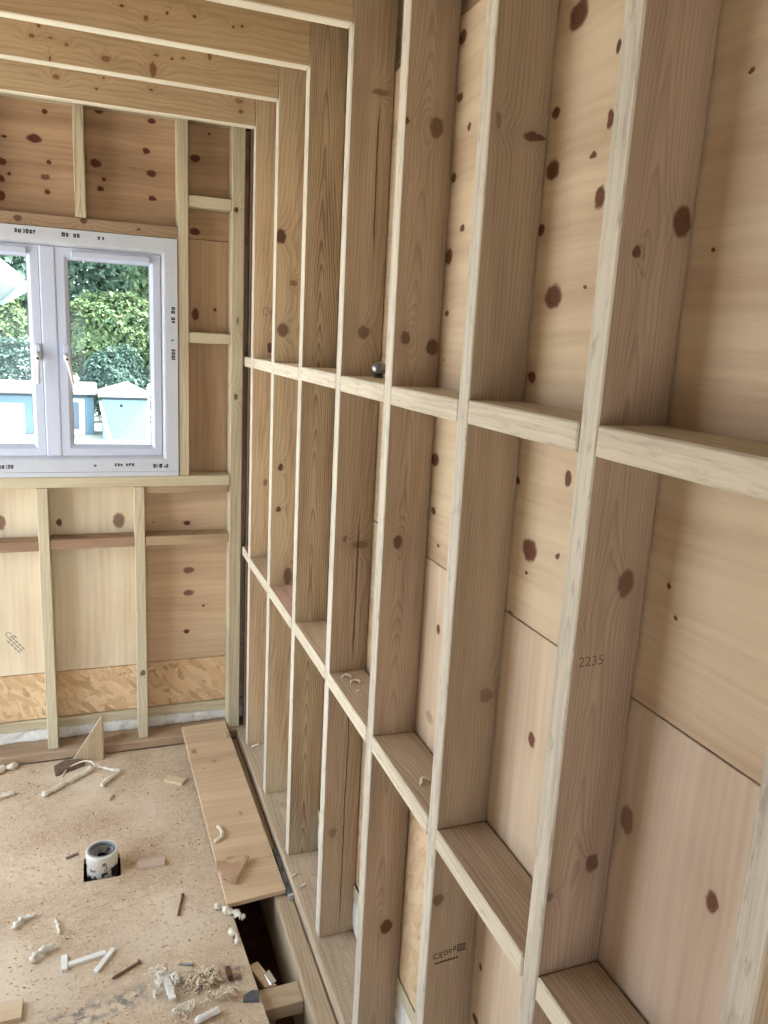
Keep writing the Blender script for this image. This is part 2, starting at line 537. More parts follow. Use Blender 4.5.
# right wall: the outer membrane is the wall body, timbers and sheets are its pieces
wall_right = struct(box('wall_right', (.150, RY - .1, -.45), (.165, 3.75, 3.05), weather, bevel=0))
lit_edge_t = [timber('weathered_lit_edge_%d' % q, 2, 0, lin(224, 212, 194), lin(156, 142, 124), seed=140 + q * 3, freq=50, ring=.2, w0=4, smudge=.45) for q in range(3)]
for i, far in enumerate(STUD_FAR):
    k = 'S%d' % (i + 1)
    kw = {'S1': dict(light=lin(212, 178, 128), dark=lin(150, 106, 66), freq=70, w0=.09, tilt=.05, depth=.02),
          'S2': dict(light=lin(206, 176, 130), dark=lin(146, 106, 68), freq=70, w0=.1, tilt=.05, depth=.02),
          'S3': dict(light=lin(196, 166, 122), dark=lin(118, 84, 54), freq=150, w0=.055, tilt=.06, depth=.012, ring=.6),
          'S4': dict(light=lin(196, 164, 128), dark=lin(138, 102, 74), freq=120, w0=.13, cracks=((.078, 2.1, 2.52, .004), (.074, .95, 1.42, .004), (.07, .02, .85, .003))),
          'S5': dict(light=lin(196, 162, 126), dark=lin(136, 98, 70), freq=170, w0=.05, tilt=.06, depth=.02),
          'S6': dict(light=lin(190, 158, 120), dark=lin(140, 106, 76), freq=150, w0=.15, ring=.35),
          'S7': dict(light=lin(194, 158, 128), dark=lin(136, 100, 78), freq=190, w0=.045, tilt=.03, depth=.015)}.get(k, dict(light=TL, dark=TD, freq=150, w0=.04 + .03 * (i % 3)))
    m = timber('stud_timber_%d' % i, 2, 1, knots=KNOTS.get(k, ()), seed=i * 1.7 + 1, **kw)
    bow = random.uniform(-.003, .003)
    so = box('stud', (0, far - .040, 0), (.115, far + .001, STUD_TOP), m, wall_right, .0025)
    so.data.materials.append(lit_edge_t[i % 3])
    for p in so.data.polygons:                  # narrow edges: greyed timber, with daylight from the left painted in as paleness
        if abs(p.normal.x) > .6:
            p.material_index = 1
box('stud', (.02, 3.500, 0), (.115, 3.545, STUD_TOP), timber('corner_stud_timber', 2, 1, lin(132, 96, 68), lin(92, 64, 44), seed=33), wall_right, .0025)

lit_nog_edge = timber('lit_nogging_edge', 1, 0, lin(230, 214, 188), lin(176, 154, 126), seed=152, freq=60, ring=.25, w0=4, smudge=.3)  # nogging fronts coloured paler to paint in the light falling on them
UP, LOW, TH = 1.799, .9245, .043
edges = [(STUD_FAR[i], STUD_FAR[i + 1]) for i in range(len(STUD_FAR) - 1)]
bays = [(3.346, 3.498)] + [(STUD_FAR[i + 1] + .001, STUD_FAR[i] - .040) for i in range(len(STUD_FAR) - 1)]
for i, (y0, y1) in enumerate(bays):
    c = random.uniform(-.5, .5)
    mu = timber('nogging_timber_upper_%d' % i, 1, 2, lin(222, 206, 178), lin(178, 150, 116), seed=40 + i, freq=120, w0=.05,
                knots=((y0 + .1, .03, .014, .012, .5),) if i in (4, 6) else ())
    if i == 0:
        ml = timber('nogging_timber_lower_%d' % i, 1, 2, TL, TD, seed=60 + i)
    elif i in (2,):
        ml = timber('nogging_timber_lower_%d' % i, 1, 2, lin(214, 170, 146), lin(168, 120, 98), seed=60 + i)
    else:
        ml = timber('nogging_timber_lower_%d' % i, 1, 2, lin(206, 176, 142), lin(150, 114, 86), seed=60 + i, freq=130, w0=-.02)
    dz = random.uniform(-.003, .003)
    near_gap = .004 if i in (5, 6) else .001
    for ng in (box('nogging', (0.0 + random.uniform(-.003, .003), y0 + near_gap, UP - TH + dz), (.113, y1 - .001, UP + dz), mu, wall_right, .003),
               box('nogging', (0.0 + random.uniform(-.003, .001), y0 + .001, LOW - TH), (.113, y1 - .001, LOW), ml, wall_right, .003)):
        ng.data.materials.append(lit_nog_edge)
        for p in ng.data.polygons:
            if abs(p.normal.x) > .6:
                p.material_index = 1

# sheathing sheets of the right wall
rU = plywood('sheathing_knotty', 1, 0, lin(236, 208, 168), lin(200, 158, 114), KNOTS['R_up'], seed=2.2, streak=9)
rN = plywood('sheathing_clear', 1, 0, lin(228, 200, 164), lin(190, 150, 112), KNOTS['R_near'], seed=5.1, streak=10)
rL = plywood('sheathing_pink', 2, 0, lin(234, 207, 176), lin(198, 156, 122), KNOTS['R_low'], seed=8.4, streak=11)
rLN = plywood('sheathing_pink_near', 2, 0, lin(222, 194, 170), lin(184, 140, 114), KNOTS['R_lownear'], seed=11.4, streak=9)
rF = plywood('sheathing_far', 1, 0, lin(226, 196, 154), lin(188, 146, 104), seed=14.4)
rosb = osb_mat('right_osb', 0)
SE = 1.387
for y0, y1, zlo, mu_, ml_ in ((1.686, 3.60, .45, rF, rF), (.893, 1.684, .66, rU, rL), (RY, .891, .175, rN, rLN)):
    box('sheathing_panel', (RS, y0, SE + .0015), (RS + .012, y1, 2.575), mu_, wall_right, .001)
    box('sheathing_panel', (RS, y0, (zlo if zlo < .5 else .175) if y0 < 1.2 and y0 > .8 else zlo), (RS + .012, y1, SE - .0015), ml_, wall_right, .001)
box('osb_panel', (RS - .003, 1.312, .178), (RS, 1.655, .80), osb_mat('pale_osb', 0, (.95, .93, .91), .42), wall_right, .0005)
box('osb_panel', (RS, 1.686, .178), (RS + .012, 3.60, .448), rosb, wall_right, .001)
box('rim_board', (RS + .008, RY, 2.579), (RS + .03, 3.60, 3.0), timber('rim_timber', 1, 0, lin(176, 150, 112), lin(128, 102, 74), seed=21, freq=60), wall_right, .001)
box('bottom_rail', (.110, RY, .128), (.1175, 3.60, .173), timber('rail_timber_right', 1, 0, GL, GD, seed=22), wall_right, .002)
box('sole_plate', (-.018, RY, FZ), (.117, 3.478, 0), timber('sole_timber_right', 1, 2, lin(204, 178, 146), lin(158, 130, 104), seed=23, freq=90), wall_right, .003)


def foam_strip(name, a, b, axis, parent, amp=.006):
    """lumpy white expanding foam behind the rails: a lo, b hi"""
    bm = bmesh.new()
    L = b[axis] - a[axis]
    nx, nz = int(L / .012), 8
    other = 1 - axis
    grid = []
    for i in range(nx + 1):
        row = []
        for j in range(nz + 1):
            p = [0, 0, 0]
            p[axis] = a[axis] + L * i / nx
            p[2] = a[2] + (b[2] - a[2]) * j / nz
            v = mnoise.noise(Vector((p[axis] * 22, p[2] * 30, 3.3))) + .6 * mnoise.noise(Vector((p[axis] * 60, p[2] * 70, 9.1)))
            bulge = math.sin(math.pi * j / nz) * .004
            p[other] = a[other] - bulge - amp * v
            row.append(bm.verts.new(p))
        grid.append(row)
    back = []
    for i in range(nx):
        for j in range(nz):
            bm.faces.new((grid[i][j], grid[i + 1][j], grid[i + 1][j + 1], grid[i][j + 1]))
    # close with a back sheet so the strip has thickness
    rim = [grid[i][0] for i in range(nx + 1)] + [grid[nx][j] for j in range(1, nz + 1)] + [grid[i][nz] for i in range(nx - 1, -1, -1)] + [grid[0][j] for j in range(nz - 1, 0, -1)]
    bk = []
    for v in rim:
        q = v.co.copy()
        q[other] = b[other]
        bk.append(bm.verts.new(q))
    m_ = len(rim)
    for i in range(m_):
        bm.faces.new((rim[i], rim[(i + 1) % m_], bk[(i + 1) % m_], bk[i]))
    bm.faces.new(bk)
    o = finish(name, bm, foam_mat, parent, smooth=True)
    return o


foam_mat = plain('white_foam', lin(232, 232, 228), .8, var=.12, scale=60, bump=.4)
foam_strip('foam_strip', (.117, RY, .001), (.14, 3.60, .127), 1, wall_right, .003)

# back wall
wall_back = struct(box('wall_back', (LX - .15, 3.66, -.45), (-1.335, 3.675, 3.05), weather, bevel=0))
for lo, hi in (((-1.335, 3.66, -.45), (-.265, 3.675, 1.255)), ((-1.335, 3.66, 2.29), (-.265, 3.675, 3.05)), ((-.265, 3.66, -.45), (.149, 3.675, 3.05))):
    box('membrane_sheet', lo, hi, weather, wall_back, 0)
gm = lambda s, g=2, f=1, **k: timber('green_timber_%s' % s, g, f, GL, GD, seed=s, **k)
lowA = gm(70, freq=60, ring=.35)
box('stud', (-.872, BY, 0), (-.828, BY + .095, 1.213), gm(71, freq=60, ring=.35), wall_back)
box('stud', (-.478, BY, 0), (-.434, BY + .095, 1.213), gm(72, freq=60, ring=.35, knots=((-.455, .33, .012, .014, .9),)), wall_back)
box('stud', (-1.272, BY, 0), (-1.228, BY + .095, 1.213), gm(73), wall_back)
box('stud', (-1.672, BY, 0), (-1.628, BY + .095, 2.74), gm(74), wall_back)
box('stud', (-2.072, BY, 0), (-2.028, BY + .095, 2.74), gm(75), wall_back)
box('stud', (-.284, BY, 1.262), (-.240, BY + .095, 2.745), gm(77, freq=70, ring=.35), wall_back)
box('stud', (-1.360, BY, 1.262), (-1.316, BY + .095, 2.745), gm(78), wall_back)
box('stud', (-.058, BY, 0), (-.004, BY + .095, 2.745), timber('corner_post_timber', 2, 1, lin(212, 194, 152), lin(166, 140, 98), seed=79, freq=60, knots=((-.04, 2.41, .01, .012, 1), (-.035, 1.62, .008, .014, .8), (-.03, 1.95, .006, .015, .6))), wall_back)
box('stud', (-.682, BY, 2.318), (-.640, BY + .095, 2.745), gm(80, freq=90, w0=-.66, depth=.01, ring=.9), wall_back)
box('stud', (-1.082, BY, 2.318), (-1.040, BY + .095, 2.745), gm(81), wall_back)
box('top_plate', (LX, BY, 2.747), (.117, BY + .1, 2.792), gm(82, g=0), wall_back)
box('lintel', (-1.315, BY - .002, 2.269), (-.285, BY + .095, 2.316), timber('lintel_timber', 0, 1, lin(176, 138, 96), lin(120, 86, 56), KNOTS['header'], seed=83, freq=60), wall_back)
box('sill_rail', (-1.62, BY - .004, 1.215), (-.06, BY + .095, 1.261), gm(84, g=0), wall_back)
# noggings of the back wall
for x0, x1, z0, z1, mt in ((-.239, -.059, 2.405, 2.450, gm(85, g=0)), (-.239, -.059, 1.846, 1.891, gm(86, g=0)),
                           (-.433, -.059, .942, .985, timber('brown_nogging_a', 0, 1, lin(196, 162, 110), lin(140, 100, 62), seed=87)),
                           (-.827, -.479, .942, .985, timber('brown_nogging_b', 0, 1, lin(178, 132, 92), lin(122, 82, 54), seed=88)),
                           (-1.227, -.873, .937, .980, timber('brown_nogging_c', 0, 1, lin(176, 130, 90), lin(122, 82, 54), seed=89))):
    box('nogging', (x0, BY + .004, z0), (x1, BY + .095, z1), mt, wall_back)
box('packer', (-.433, BY + .012, 1.180), (-.062, BY + .09, 1.2145), timber('packer_timber', 0, 1, lin(196, 158, 108), lin(140, 98, 60), seed=90), wall_back)
# sheets
bUp = plywood('back_knotty', 0, 1, lin(206, 162, 118), lin(150, 104, 70), KNOTS['B_up'], seed=4, streak=12, contrast=.8, kcol=(92, 54, 42))
bRu = plywood('back_right_top', 0, 1, lin(206, 160, 114), lin(152, 104, 70), KNOTS['B_rup'], seed=6, streak=12, contrast=.8, kcol=(92, 54, 42))
bRm = plywood('back_right_mid', 2, 1, lin(214, 174, 130), lin(172, 126, 86), KNOTS['B_rmid'], seed=7.7, streak=9, kcol=(96, 60, 46))
bLo = plywood('back_pale', 2, 1, lin(240, 222, 190), lin(210, 176, 134), [k for k in KNOTS['B_low'] if k[0] < -.45], seed=9.3, streak=8)
bLr = plywood('back_right_low', 0, 1, lin(226, 190, 146), lin(186, 138, 96), [k for k in KNOTS['B_low'] if k[0] > -.45], seed=12.3, streak=10, kcol=(96, 60, 46))
T = .012
box('sheathing_panel', (-1.335, BS, 2.287), (-.263, BS + T, 2.90), bUp, wall_back, .001)
box('sheathing_panel', (-.261, BS, 2.287), (.117, BS + T, 2.90), bRu, wall_back, .001)
box('sheathing_panel', (-.261, BS, 1.236), (.117, BS + T, 2.285), bRm, wall_back, .001)
box('sheathing_panel', (-1.62, BS, .334), (-.457, BS + T, 1.234), bLo, wall_back, .001)
box('sheathing_panel', (-.455, BS, .338), (.117, BS + T, 1.234), bLr, wall_back, .001)
box('sheathing_panel', (LX, BS, .12), (-1.622, BS + T, 2.90), bLo, wall_back, .001)
box('sheathing_panel', (-1.62, BS, 1.236), (-1.337, BS + T, 2.90), bLo, wall_back, .001)
box('osb_panel', (-1.62, BS - .001, .108), (-.457, BS + T, .331), osb_mat('back_osb', 1, (.98, .93, .89), .15), wall_back, .001)
box('osb_panel', (-.455, BS - .001, .108), (.117, BS + T, .335), osb_mat('back_osb_right', 1, (.94, .88, .83), .15), wall_back, .001)
box('bottom_rail', (LX, BS - .016, .060), (.0995, BS + .001, .106), gm(91, g=0, freq=60), wall_back)
foam_strip('foam_strip', (-1.9, BS - .004, .001), (.098, BS + .02, .059), 0, wall_back, .009)
box('sole_plate', (LX, 3.479, FZ), (.117, 3.640, 0), timber('sole_timber_back', 0, 2, lin(186, 150, 112), lin(140, 102, 72), seed=92, freq=70), wall_back, .006)

# left wall and rear wall: out of view, they carry the openings that light the room
shell_ply = plywood('shell_plywood', 2, 0, PL, PD, seed=17)
wall_left = struct(box('wall_left', (LX - .14, RY, -.45), (LX, LO[0], 2.9), shell_ply, bevel=0))
box('lintel', (LX - .14, LO[0], LO[3]), (LX, LO[1], 2.9), timber('left_lintel', 1, 0, TL, TD, seed=93), wall_left, 0)
box('jamb', (LX - .14, LO[1], -.45), (LX, 3.66, 2.9), shell_ply, wall_left, 0)
box('threshold', (LX - .14, LO[0], -.45), (LX, LO[1], 0), timber('left_threshold', 1, 2, TL, TD, seed=94), wall_left, 0)
wall_rear = struct(box('wall_rear', (LX, RY - .14, -.45), (RO[0], RY, 2.9), shell_ply, bevel=0))
box('jamb', (RO[1], RY - .14, -.45), (.149, RY, 2.9), shell_ply, wall_rear, 0)
box('lintel', (RO[0], RY - .14, RO[3]), (RO[1], RY, 2.9), shell_ply, wall_rear, 0)
box('threshold', (RO[0], RY - .14, -.45), (RO[1], RY, 0), shell_ply, wall_rear, 0)

# ceiling: roof deck with the joists under it
ceiling = struct(box('ceiling', (LX - .2, RY - .2, 2.905), (.35, 3.8, 2.93), plywood('roof_deck', 0, 2, PL, PD, seed=19), bevel=0))
lit_edge = timber('lit_timber_edge', 0, 2, lin(238, 230, 212), lin(206, 194, 170), seed=150, freq=50, ring=.2, w0=4)  # near-white colour paints in the light on the joist undersides
JZ = [2.698, 2.697, 2.684, 2.663, 2.66, 2.655, 2.65, 2.65, 2.65, 2.65, 2.65, 2.65, 2.65, 2.65]
for i, far in enumerate(STUD_FAR):
    m = timber('joist_timber_%d' % i, 0, 1, JL, JD, KNOTS.get('J%d' % (i + 1), ()), seed=100 + i * 2.1, freq=55, w0=2.9, ring=.3, kcol=(96, 60, 40))
    jo = box('joist', (LX, far - .041, JZ[i]), (-.001, far, 2.903), m, ceiling, .003)
    jo.data.materials.append(lit_edge)
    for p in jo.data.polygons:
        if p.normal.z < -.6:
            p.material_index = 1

# floor deck: chipboard, with a square hole for the pipe and an open slot along the right wall
PX, PY = -.651, 2.66            # pipe centre
HX0, HX1, HY0, HY1 = -.716, -.588, 2.597, 2.73


def floor_mat():
    n = NT('dusty_chipboard')
    P, xyz = n.coords()
    a = n.noise(P, 3.0, 4, .6)
    b = n.noise(P, 34.0, 5, .75)
    c = n.noise(P, 150.0, 4, .75)
    f = n.math('ADD', n.rng(a, .35, .68, 0, .55), n.rng(b, .35, .7, -.1, .4))
    f = n.math('ADD', f, n.rng(c, .3, .7, -.3, .34), clamp=True)
    col = n.mix(f, lin(220, 204, 182), lin(170, 144, 117))
    # pale drifts of sawdust
    d = n.noise(P, 1.7, 3, .55)
    col = n.mix(n.math('MULTIPLY', n.rng(d, .5, .68, 0, 1), n.rng(b, .3, .6, .3, .8)), col, lin(232, 220, 204))
    # smudged blue-grey print of the boards near the slot
    st = n.noise(n.vec(n.math('MULTIPLY', xyz[0], 1.0), n.math('MULTIPLY', xyz[1], 1.0), 4.0), 34.0, 3, .65)
    yy = n.math('ADD', xyz[1], n.math('MULTIPLY', xyz[0], -.16))
    band = n.math('MULTIPLY', n.rng(yy, 2.075, 2.105, 0, 1), n.rng(yy, 2.185, 2.15, 0, 1))
    band = n.math('MULTIPLY', band, n.math('MULTIPLY', n.rng(xyz[0], -.84, -.8, 0, 1), n.rng(xyz[0], -.50, -.56, 0, 1)))
    band2 = n.math('MULTIPLY', n.math('MULTIPLY', n.rng(xyz[1], 1.97, 2.0, 0, 1), n.rng(xyz[1], 2.10, 2.06, 0, 1)),
                   n.math('MULTIPLY', n.rng(xyz[0], -.47, -.43, 0, 1), n.rng(xyz[0], -.235, -.26, 0, 1)))
    bm_ = n.math('MAXIMUM', band, band2)
    col = n.mix(n.math('MULTIPLY', n.math('MULTIPLY', bm_, n.rng(st, .44, .6, 0, 1)), .75), col, lin(96, 98, 108))
    n.bump(n.math('ADD', n.math('MULTIPLY', b, .7), n.math('MULTIPLY', c, .5)), .7, .006)
    return n.done(col, .85, .15)


bm = bmesh.new()
DE = -.236
xs = [LX, HX0, HX1, DE]
ys = [RY, 1.6, 2.335, HY0, HY1, 3.478]
for i in range(3):
    for j in range(5):
        if i == 1 and j == 3:
            continue
        for z, rev in ((FZ, False), (FZ - .022, True)):
            q = [bm.verts.new((x, y, z)) for x, y in ((xs[i], ys[j]), (xs[i + 1], ys[j]), (xs[i + 1], ys[j + 1]), (xs[i], ys[j + 1]))]
            bm.faces.new(q[::-1] if rev else q)
for (x0, y0), (x1, y1) in (((LX, RY), (DE, RY)), ((DE, RY), (DE, 1.6)), ((DE, 1.6), (DE, 2.335)), ((DE, 2.335), (DE, HY0)), ((DE, HY0), (DE, HY1)), ((DE, HY1), (DE, 3.478)), ((DE, 3.478), (LX, 3.478)), ((LX, 3.478), (LX, RY)),
                           ((HX0, HY0), (HX0, HY1)), ((HX0, HY1), (HX1, HY1)), ((HX1, HY1), (HX1, HY0)), ((HX1, HY0), (HX0, HY0))):
    bm.faces.new([bm.verts.new(p) for p in ((x0, y0, FZ - .022), (x1, y1, FZ - .022), (x1, y1, FZ), (x0, y0, FZ))])
bmesh.ops.remove_doubles(bm, verts=bm.verts, dist=.0004)
for v in bm.verts:                                   # the cut edge along the slot is not quite parallel to the wall
    if abs(v.co.x - DE) < .001:
        v.co.x = -.194 if v.co.y < 1.7 else -.240
bmesh.ops.recalc_face_normals(bm, faces=bm.faces)
floor = struct(finish('floor', bm, floor_mat()))
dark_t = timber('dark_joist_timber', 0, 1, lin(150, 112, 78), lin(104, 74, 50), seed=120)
pale_t = timber('slot_joist_timber', 1, 2, lin(208, 180, 142), lin(160, 128, 96), seed=121, freq=80, knots=())
box('rim_joist', (-.082, RY, -.27), (-.019, 3.478, FZ - .004), pale_t, floor, .006, 2)
box('cross_joist', (-.62, 1.905, -.125), (-.083, 1.985, -.078), timber('cross_joist_timber', 0, 1, lin(206, 176, 138), lin(160, 126, 94), seed=122), floor, .003)
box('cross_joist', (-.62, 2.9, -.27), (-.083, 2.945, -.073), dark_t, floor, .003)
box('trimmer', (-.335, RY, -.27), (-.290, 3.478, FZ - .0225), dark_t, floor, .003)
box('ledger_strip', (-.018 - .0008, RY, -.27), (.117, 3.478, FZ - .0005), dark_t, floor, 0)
box('subfloor', (LX - .1, RY - .1, -.47), (.149, 3.65, -.45), plain('dark_soil', lin(150, 112, 84), .95, var=.3, scale=9), floor, 0)
# ------------------------------------------------------------------ window
upvc = plain('white_upvc', lin(196, 206, 230), .32, spec=.5, var=.02, scale=4)
upvc_film = plain('film_wrapped_upvc', lin(196, 203, 216), .4, spec=.5, var=.04, scale=25)


def glass_mat():
    n = NT('window_glass')
    t = n.n('ShaderNodeBsdfTransparent')
    t.inputs[0].default_value = (.90, .95, .96, 1)
    g = n.n('ShaderNodeBsdfGlossy')
    g.inputs['Roughness'].default_value = .02
    fr = n.n('ShaderNodeFresnel')
    fr.inputs[0].default_value = 1.25
    mx = n.n('ShaderNodeMixShader')
    n.put(mx.inputs[0], fr.outputs[0])
    n.put(mx.inputs[1], t.outputs[0])
    n.put(mx.inputs[2], g.outputs[0])
    n.put(n.out.inputs[0], mx.outputs[0])
    return n.m


glass = glass_mat()


def ring(name, x0, x1, z0, z1, prof, mat, parent=None):
    bm = bmesh.new()
    loops = []
    for d, y in prof:
        loops.append([bm.verts.new(p) for p in ((x0 + d, y, z0 + d), (x1 - d, y, z0 + d), (x1 - d, y, z1 - d), (x0 + d, y, z1 - d))])
    m_ = len(prof)
    for i in range(m_):
        a, b = loops[i], loops[(i + 1) % m_]
        for k in range(4):
            bm.faces.new((a[k], a[(k + 1) % 4], b[(k + 1) % 4], b[k]))
    return finish(name, bm, mat, parent)


WX0, WX1, WZ0, WZ1 = -1.313, -.287, 1.284, 2.267
win = struct(ring('window_1', WX0, WX1, WZ0, WZ1, [(0, 3.499), (.050, 3.499), (.056, 3.501), (.067, 3.512), (.067, 3.575), (0, 3.575)], upvc_film),
             'white two-casement window with unpeeled film print on its frame', 'window')
box('cill_strip', (WX0, 3.497, 1.2625), (WX1, 3.575, 1.2835), upvc_film, win, .002)
box('mullion', (-.824, 3.502, 1.351), (-.763, 3.570, 2.1995), upvc, win, .006, 2)
tape = plain('frame_seal', lin(60, 62, 66), .7)
box('frame_gasket', (WX1 + .0004, 3.51, WZ0), (WX1 + .0025, 3.57, WZ1), tape, win, 0)
for sgn, nm in ((1, 'right'), (-1, 'left')):
    cx = -.7935
    xa, xb = (-.761, -.356) if sgn > 0 else (2 * cx + .356, 2 * cx + .761)
    s = ring('sash', xa, xb, 1.353, 2.197, [(0, 3.507), (.030, 3.507), (.044, 3.519), (.044, 3.555), (0, 3.555)], upvc, win)
    bxl, bxr = xa + .046, xb - .046
    box('pane', (xa + .041, 3.530, 1.394), (xb - .041, 3.550, 2.156), glass, s, 0)
    ring('pane_gasket', xa + .043, xb - .043, 1.396, 2.154, [(0, 3.5245), (.004, 3.5245), (.004, 3.5295), (0, 3.5295)], plain('grey_gasket', lin(150, 156, 166), .6), s)
    v = box('trickle_vent', (xa + .058, 3.492, 2.160), (xb - .040, 3.5065, 2.187), upvc, s, .004, 2)
    # handle: base plate, neck and lever
    hx = xa + .026 if sgn > 0 else xb - .014
    h = box('handle', (hx - .011, 3.492, 1.745), (hx + .011, 3.5065, 1.815), upvc, s, .005, 2)
    dx = .026 if sgn > 0 else -.002
    bm = bmesh.new()
    bm_tube(bm, [(hx, 3.493, 1.772), (hx, 3.474, 1.772), (hx + dx * .1, 3.466, 1.765), (hx + dx * .5, 3.464, 1.72), (hx + dx, 3.466, 1.655)], [.010, .010, .0105, .008, .007], 10)
    lv = finish('lever', bm, plain('handle_white', lin(232, 230, 232), .3), s, smooth=True)
    tube('lock_button', [(hx + dx * .15, 3.459, 1.757), (hx + dx * .15, 3.4535, 1.757)], .005, ink, s, 10)


# smeared black print on the protective film of the frame
def print_run(x, z, length, h, vert=False, solid=.8, seed=1):
    rnd = random.Random(seed)
    bm = bmesh.new()
    t = 0.0
    while t < length:
        w = rnd.uniform(.008, .014)
        hh = h * rnd.uniform(1.1, 1.35)
        if rnd.random() < solid:
            for (a0, a1, b0, b1) in ((0, .4, 0, 1), (.4, .95, .6, 1), (.4, .9, 0, .35), (.6, .98, .35, .6)):
                if rnd.random() < .93:
                    lo = (t + w * a0, hh * b0)
                    hi = (t + w * a1, hh * b1)
                    if vert:
                        bm_box(bm, (x - hi[1], 3.4984, z + lo[0]), (x - lo[1], 3.4989, z + hi[0]))
                    else:
                        bm_box(bm, (x + lo[0], 3.4984, z + lo[1]), (x + hi[0], 3.4989, z + hi[1]))
        t += w + .0025
    return finish('film_print', bm, ink, win)


print_run(-.905, 2.238, .070, .012, seed=1)
print_run(-.735, 2.238, .068, .012, seed=2)
print_run(-.60, 2.238, .018, .010, seed=3, solid=.5)
print_run(-.298, 1.925, .070, .012, True, seed=4)
print_run(-.298, 1.765, .085, .012, True, seed=5)
print_run(-.300, 1.70, .025, .009, True, seed=6, solid=.4)
print_run(-1.01, 1.300, .05, .013, seed=7)
print_run(-.555, 1.308, .075, .009, seed=8, solid=.75)
print_run(-.64, 1.306, .02, .008, seed=9, solid=.5)
print_run(-.395, 1.300, .062, .014, seed=10, solid=1)

# ------------------------------------------------------------------ printed and pencilled marks on the timber
mark = plain('stamp_ink', lin(62, 46, 34), .8)
pencil = plain('pencil_grey', lin(118, 94, 78), .8)
grey_ink = plain('pale_grey_ink', lin(150, 146, 140), .8)
fy = 1.304 - .040 - .0003
RX, UZ = Vector((1, 0, .06)), Vector((-.06, 0, 1))
text_mesh('stamp_print', 'CE', .0205, mark, wall_right, (.014, fy, .605), RX, UZ)
bm = bmesh.new()
for (x, z, w, h) in ((.040, .611, .009, .011), (.052, .613, .006, .009), (.061, .616, .007, .010), (.071, .610, .020, .018)):
    z += .06 * (x - .04)
    for lo, hi in (((x, z), (x + w, z + .0016)), ((x, z + h - .0016), (x + w, z + h)), ((x, z), (x + .0016, z + h)), ((x + w - .0016, z), (x + w, z + h))):
        bm_box(bm, (lo[0], fy - .0003, lo[1]), (hi[0], fy, hi[1]))
for k in range(9):
    x = .020 + k * .0062
    z = .592 + .06 * (x - .02)
    bm_box(bm, (x, fy - .0003, z), (x + .0045, fy, z + .0045))
for k in range(4):
    bm_box(bm, (.0735, fy - .0003, .6145 + k * .0036), (.0885, fy, .6158 + k * .0036))
finish('stamp_print', bm, mark, wall_right)
text_mesh('pencil_mark', '2235', .022, pencil, wall_right, (.012, .913 - .040 - .0002, 1.449), (1, 0, .02), (-.02, 0, 1), .0001)
fy = 3.346 - .040 - .0003
bm = bmesh.new()
bm_tube(bm, [(.052 + .012 * math.cos(a), fy, 1.992 + .016 * math.sin(a)) for a in [k * .5 for k in range(13)]], .0012, 4)
for x in (.07, .079, .087):
    bm_tube(bm, [(x, fy, 1.978), (x + .002, fy, 2.005)], .0012, 4)
bm_tube(bm, [(.066, fy, 1.99), (.094, fy, 1.992)], .0012, 4)
finish('pencil_mark', bm, pencil, wall_right)
# CE stamp on the pale sheet of the back wall, printed at an angle
RX, UZ = Vector((.62, 0, -.78)), Vector((.78, 0, .62))
text_mesh('stamp_print', 'CE', .034, grey_ink, wall_back, (-1.037, BS - .0006, .535), RX, UZ)
bm = bmesh.new()
for k in range(4):
    for j in range(4 - (k == 0) * 3):
        p0 = Vector((-1.035, 0, .51)) + RX * (.012 + .021 * j) + UZ * (.036 - .012 * k)
        q = [p0, p0 + RX * .016, p0 + RX * .016 + UZ * .006, p0 + UZ * .006]
        bm.faces.new([bm.verts.new((v.x, BS - .0006, v.z)) for v in q])
finish('stamp_print', bm, grey_ink, wall_back)

# ------------------------------------------------------------------ loose things
chip_w = timber('offcut_timber', 0, 2, lin(226, 194, 152), lin(178, 138, 98), seed=130)
white_pl = plain('white_plastic', lin(232, 232, 230), .4, var=.05, scale=60)
sealant = plain('white_sealant', lin(228, 222, 208), .6, var=.08, scale=80)
rusty = plain('rusty_steel', lin(112, 84, 66), .55, metal=.5, var=.3, scale=90)
steel = plain('dull_steel', lin(130, 130, 132), .4, metal=.8)

# long plywood strip covering part of the slot: rear end up on the sole plate, front end on the deck
bm = bmesh.new()
th = .018
fl, fr_, rl, rr = (-.251, 2.319, -.0265), (-.040, 2.336, -.0265), (-.277, 3.528, .0195), (-.066, 3.545, .0195)
top = [bm.verts.new(p) for p in (fl, fr_, rr, rl)]
bot = [bm.verts.new((p[0], p[1], p[2] - th)) for p in (fl, fr_, rr, rl)]
bm.faces.new(top)
bm.faces.new(bot[::-1])
for i in range(4):
    bm.faces.new((top[i], bot[i], bot[(i + 1) % 4], top[(i + 1) % 4]))
strip = finish('plywood_strip', bm, plywood('strip_plywood', 0, 2, lin(226, 192, 150), lin(182, 138, 98),
               ((-.245, 3.30, .012, .02, .5), (-.17, 3.2, .01, .01, .3), (-.12, 2.8, .008, .012, .35), (-.2, 2.55, .02, .008, .3)), seed=15, streak=10), bevel=.0015)
tag(strip, 'long plywood strip lying over the open slot beside the right-hand studs', 'plywood')

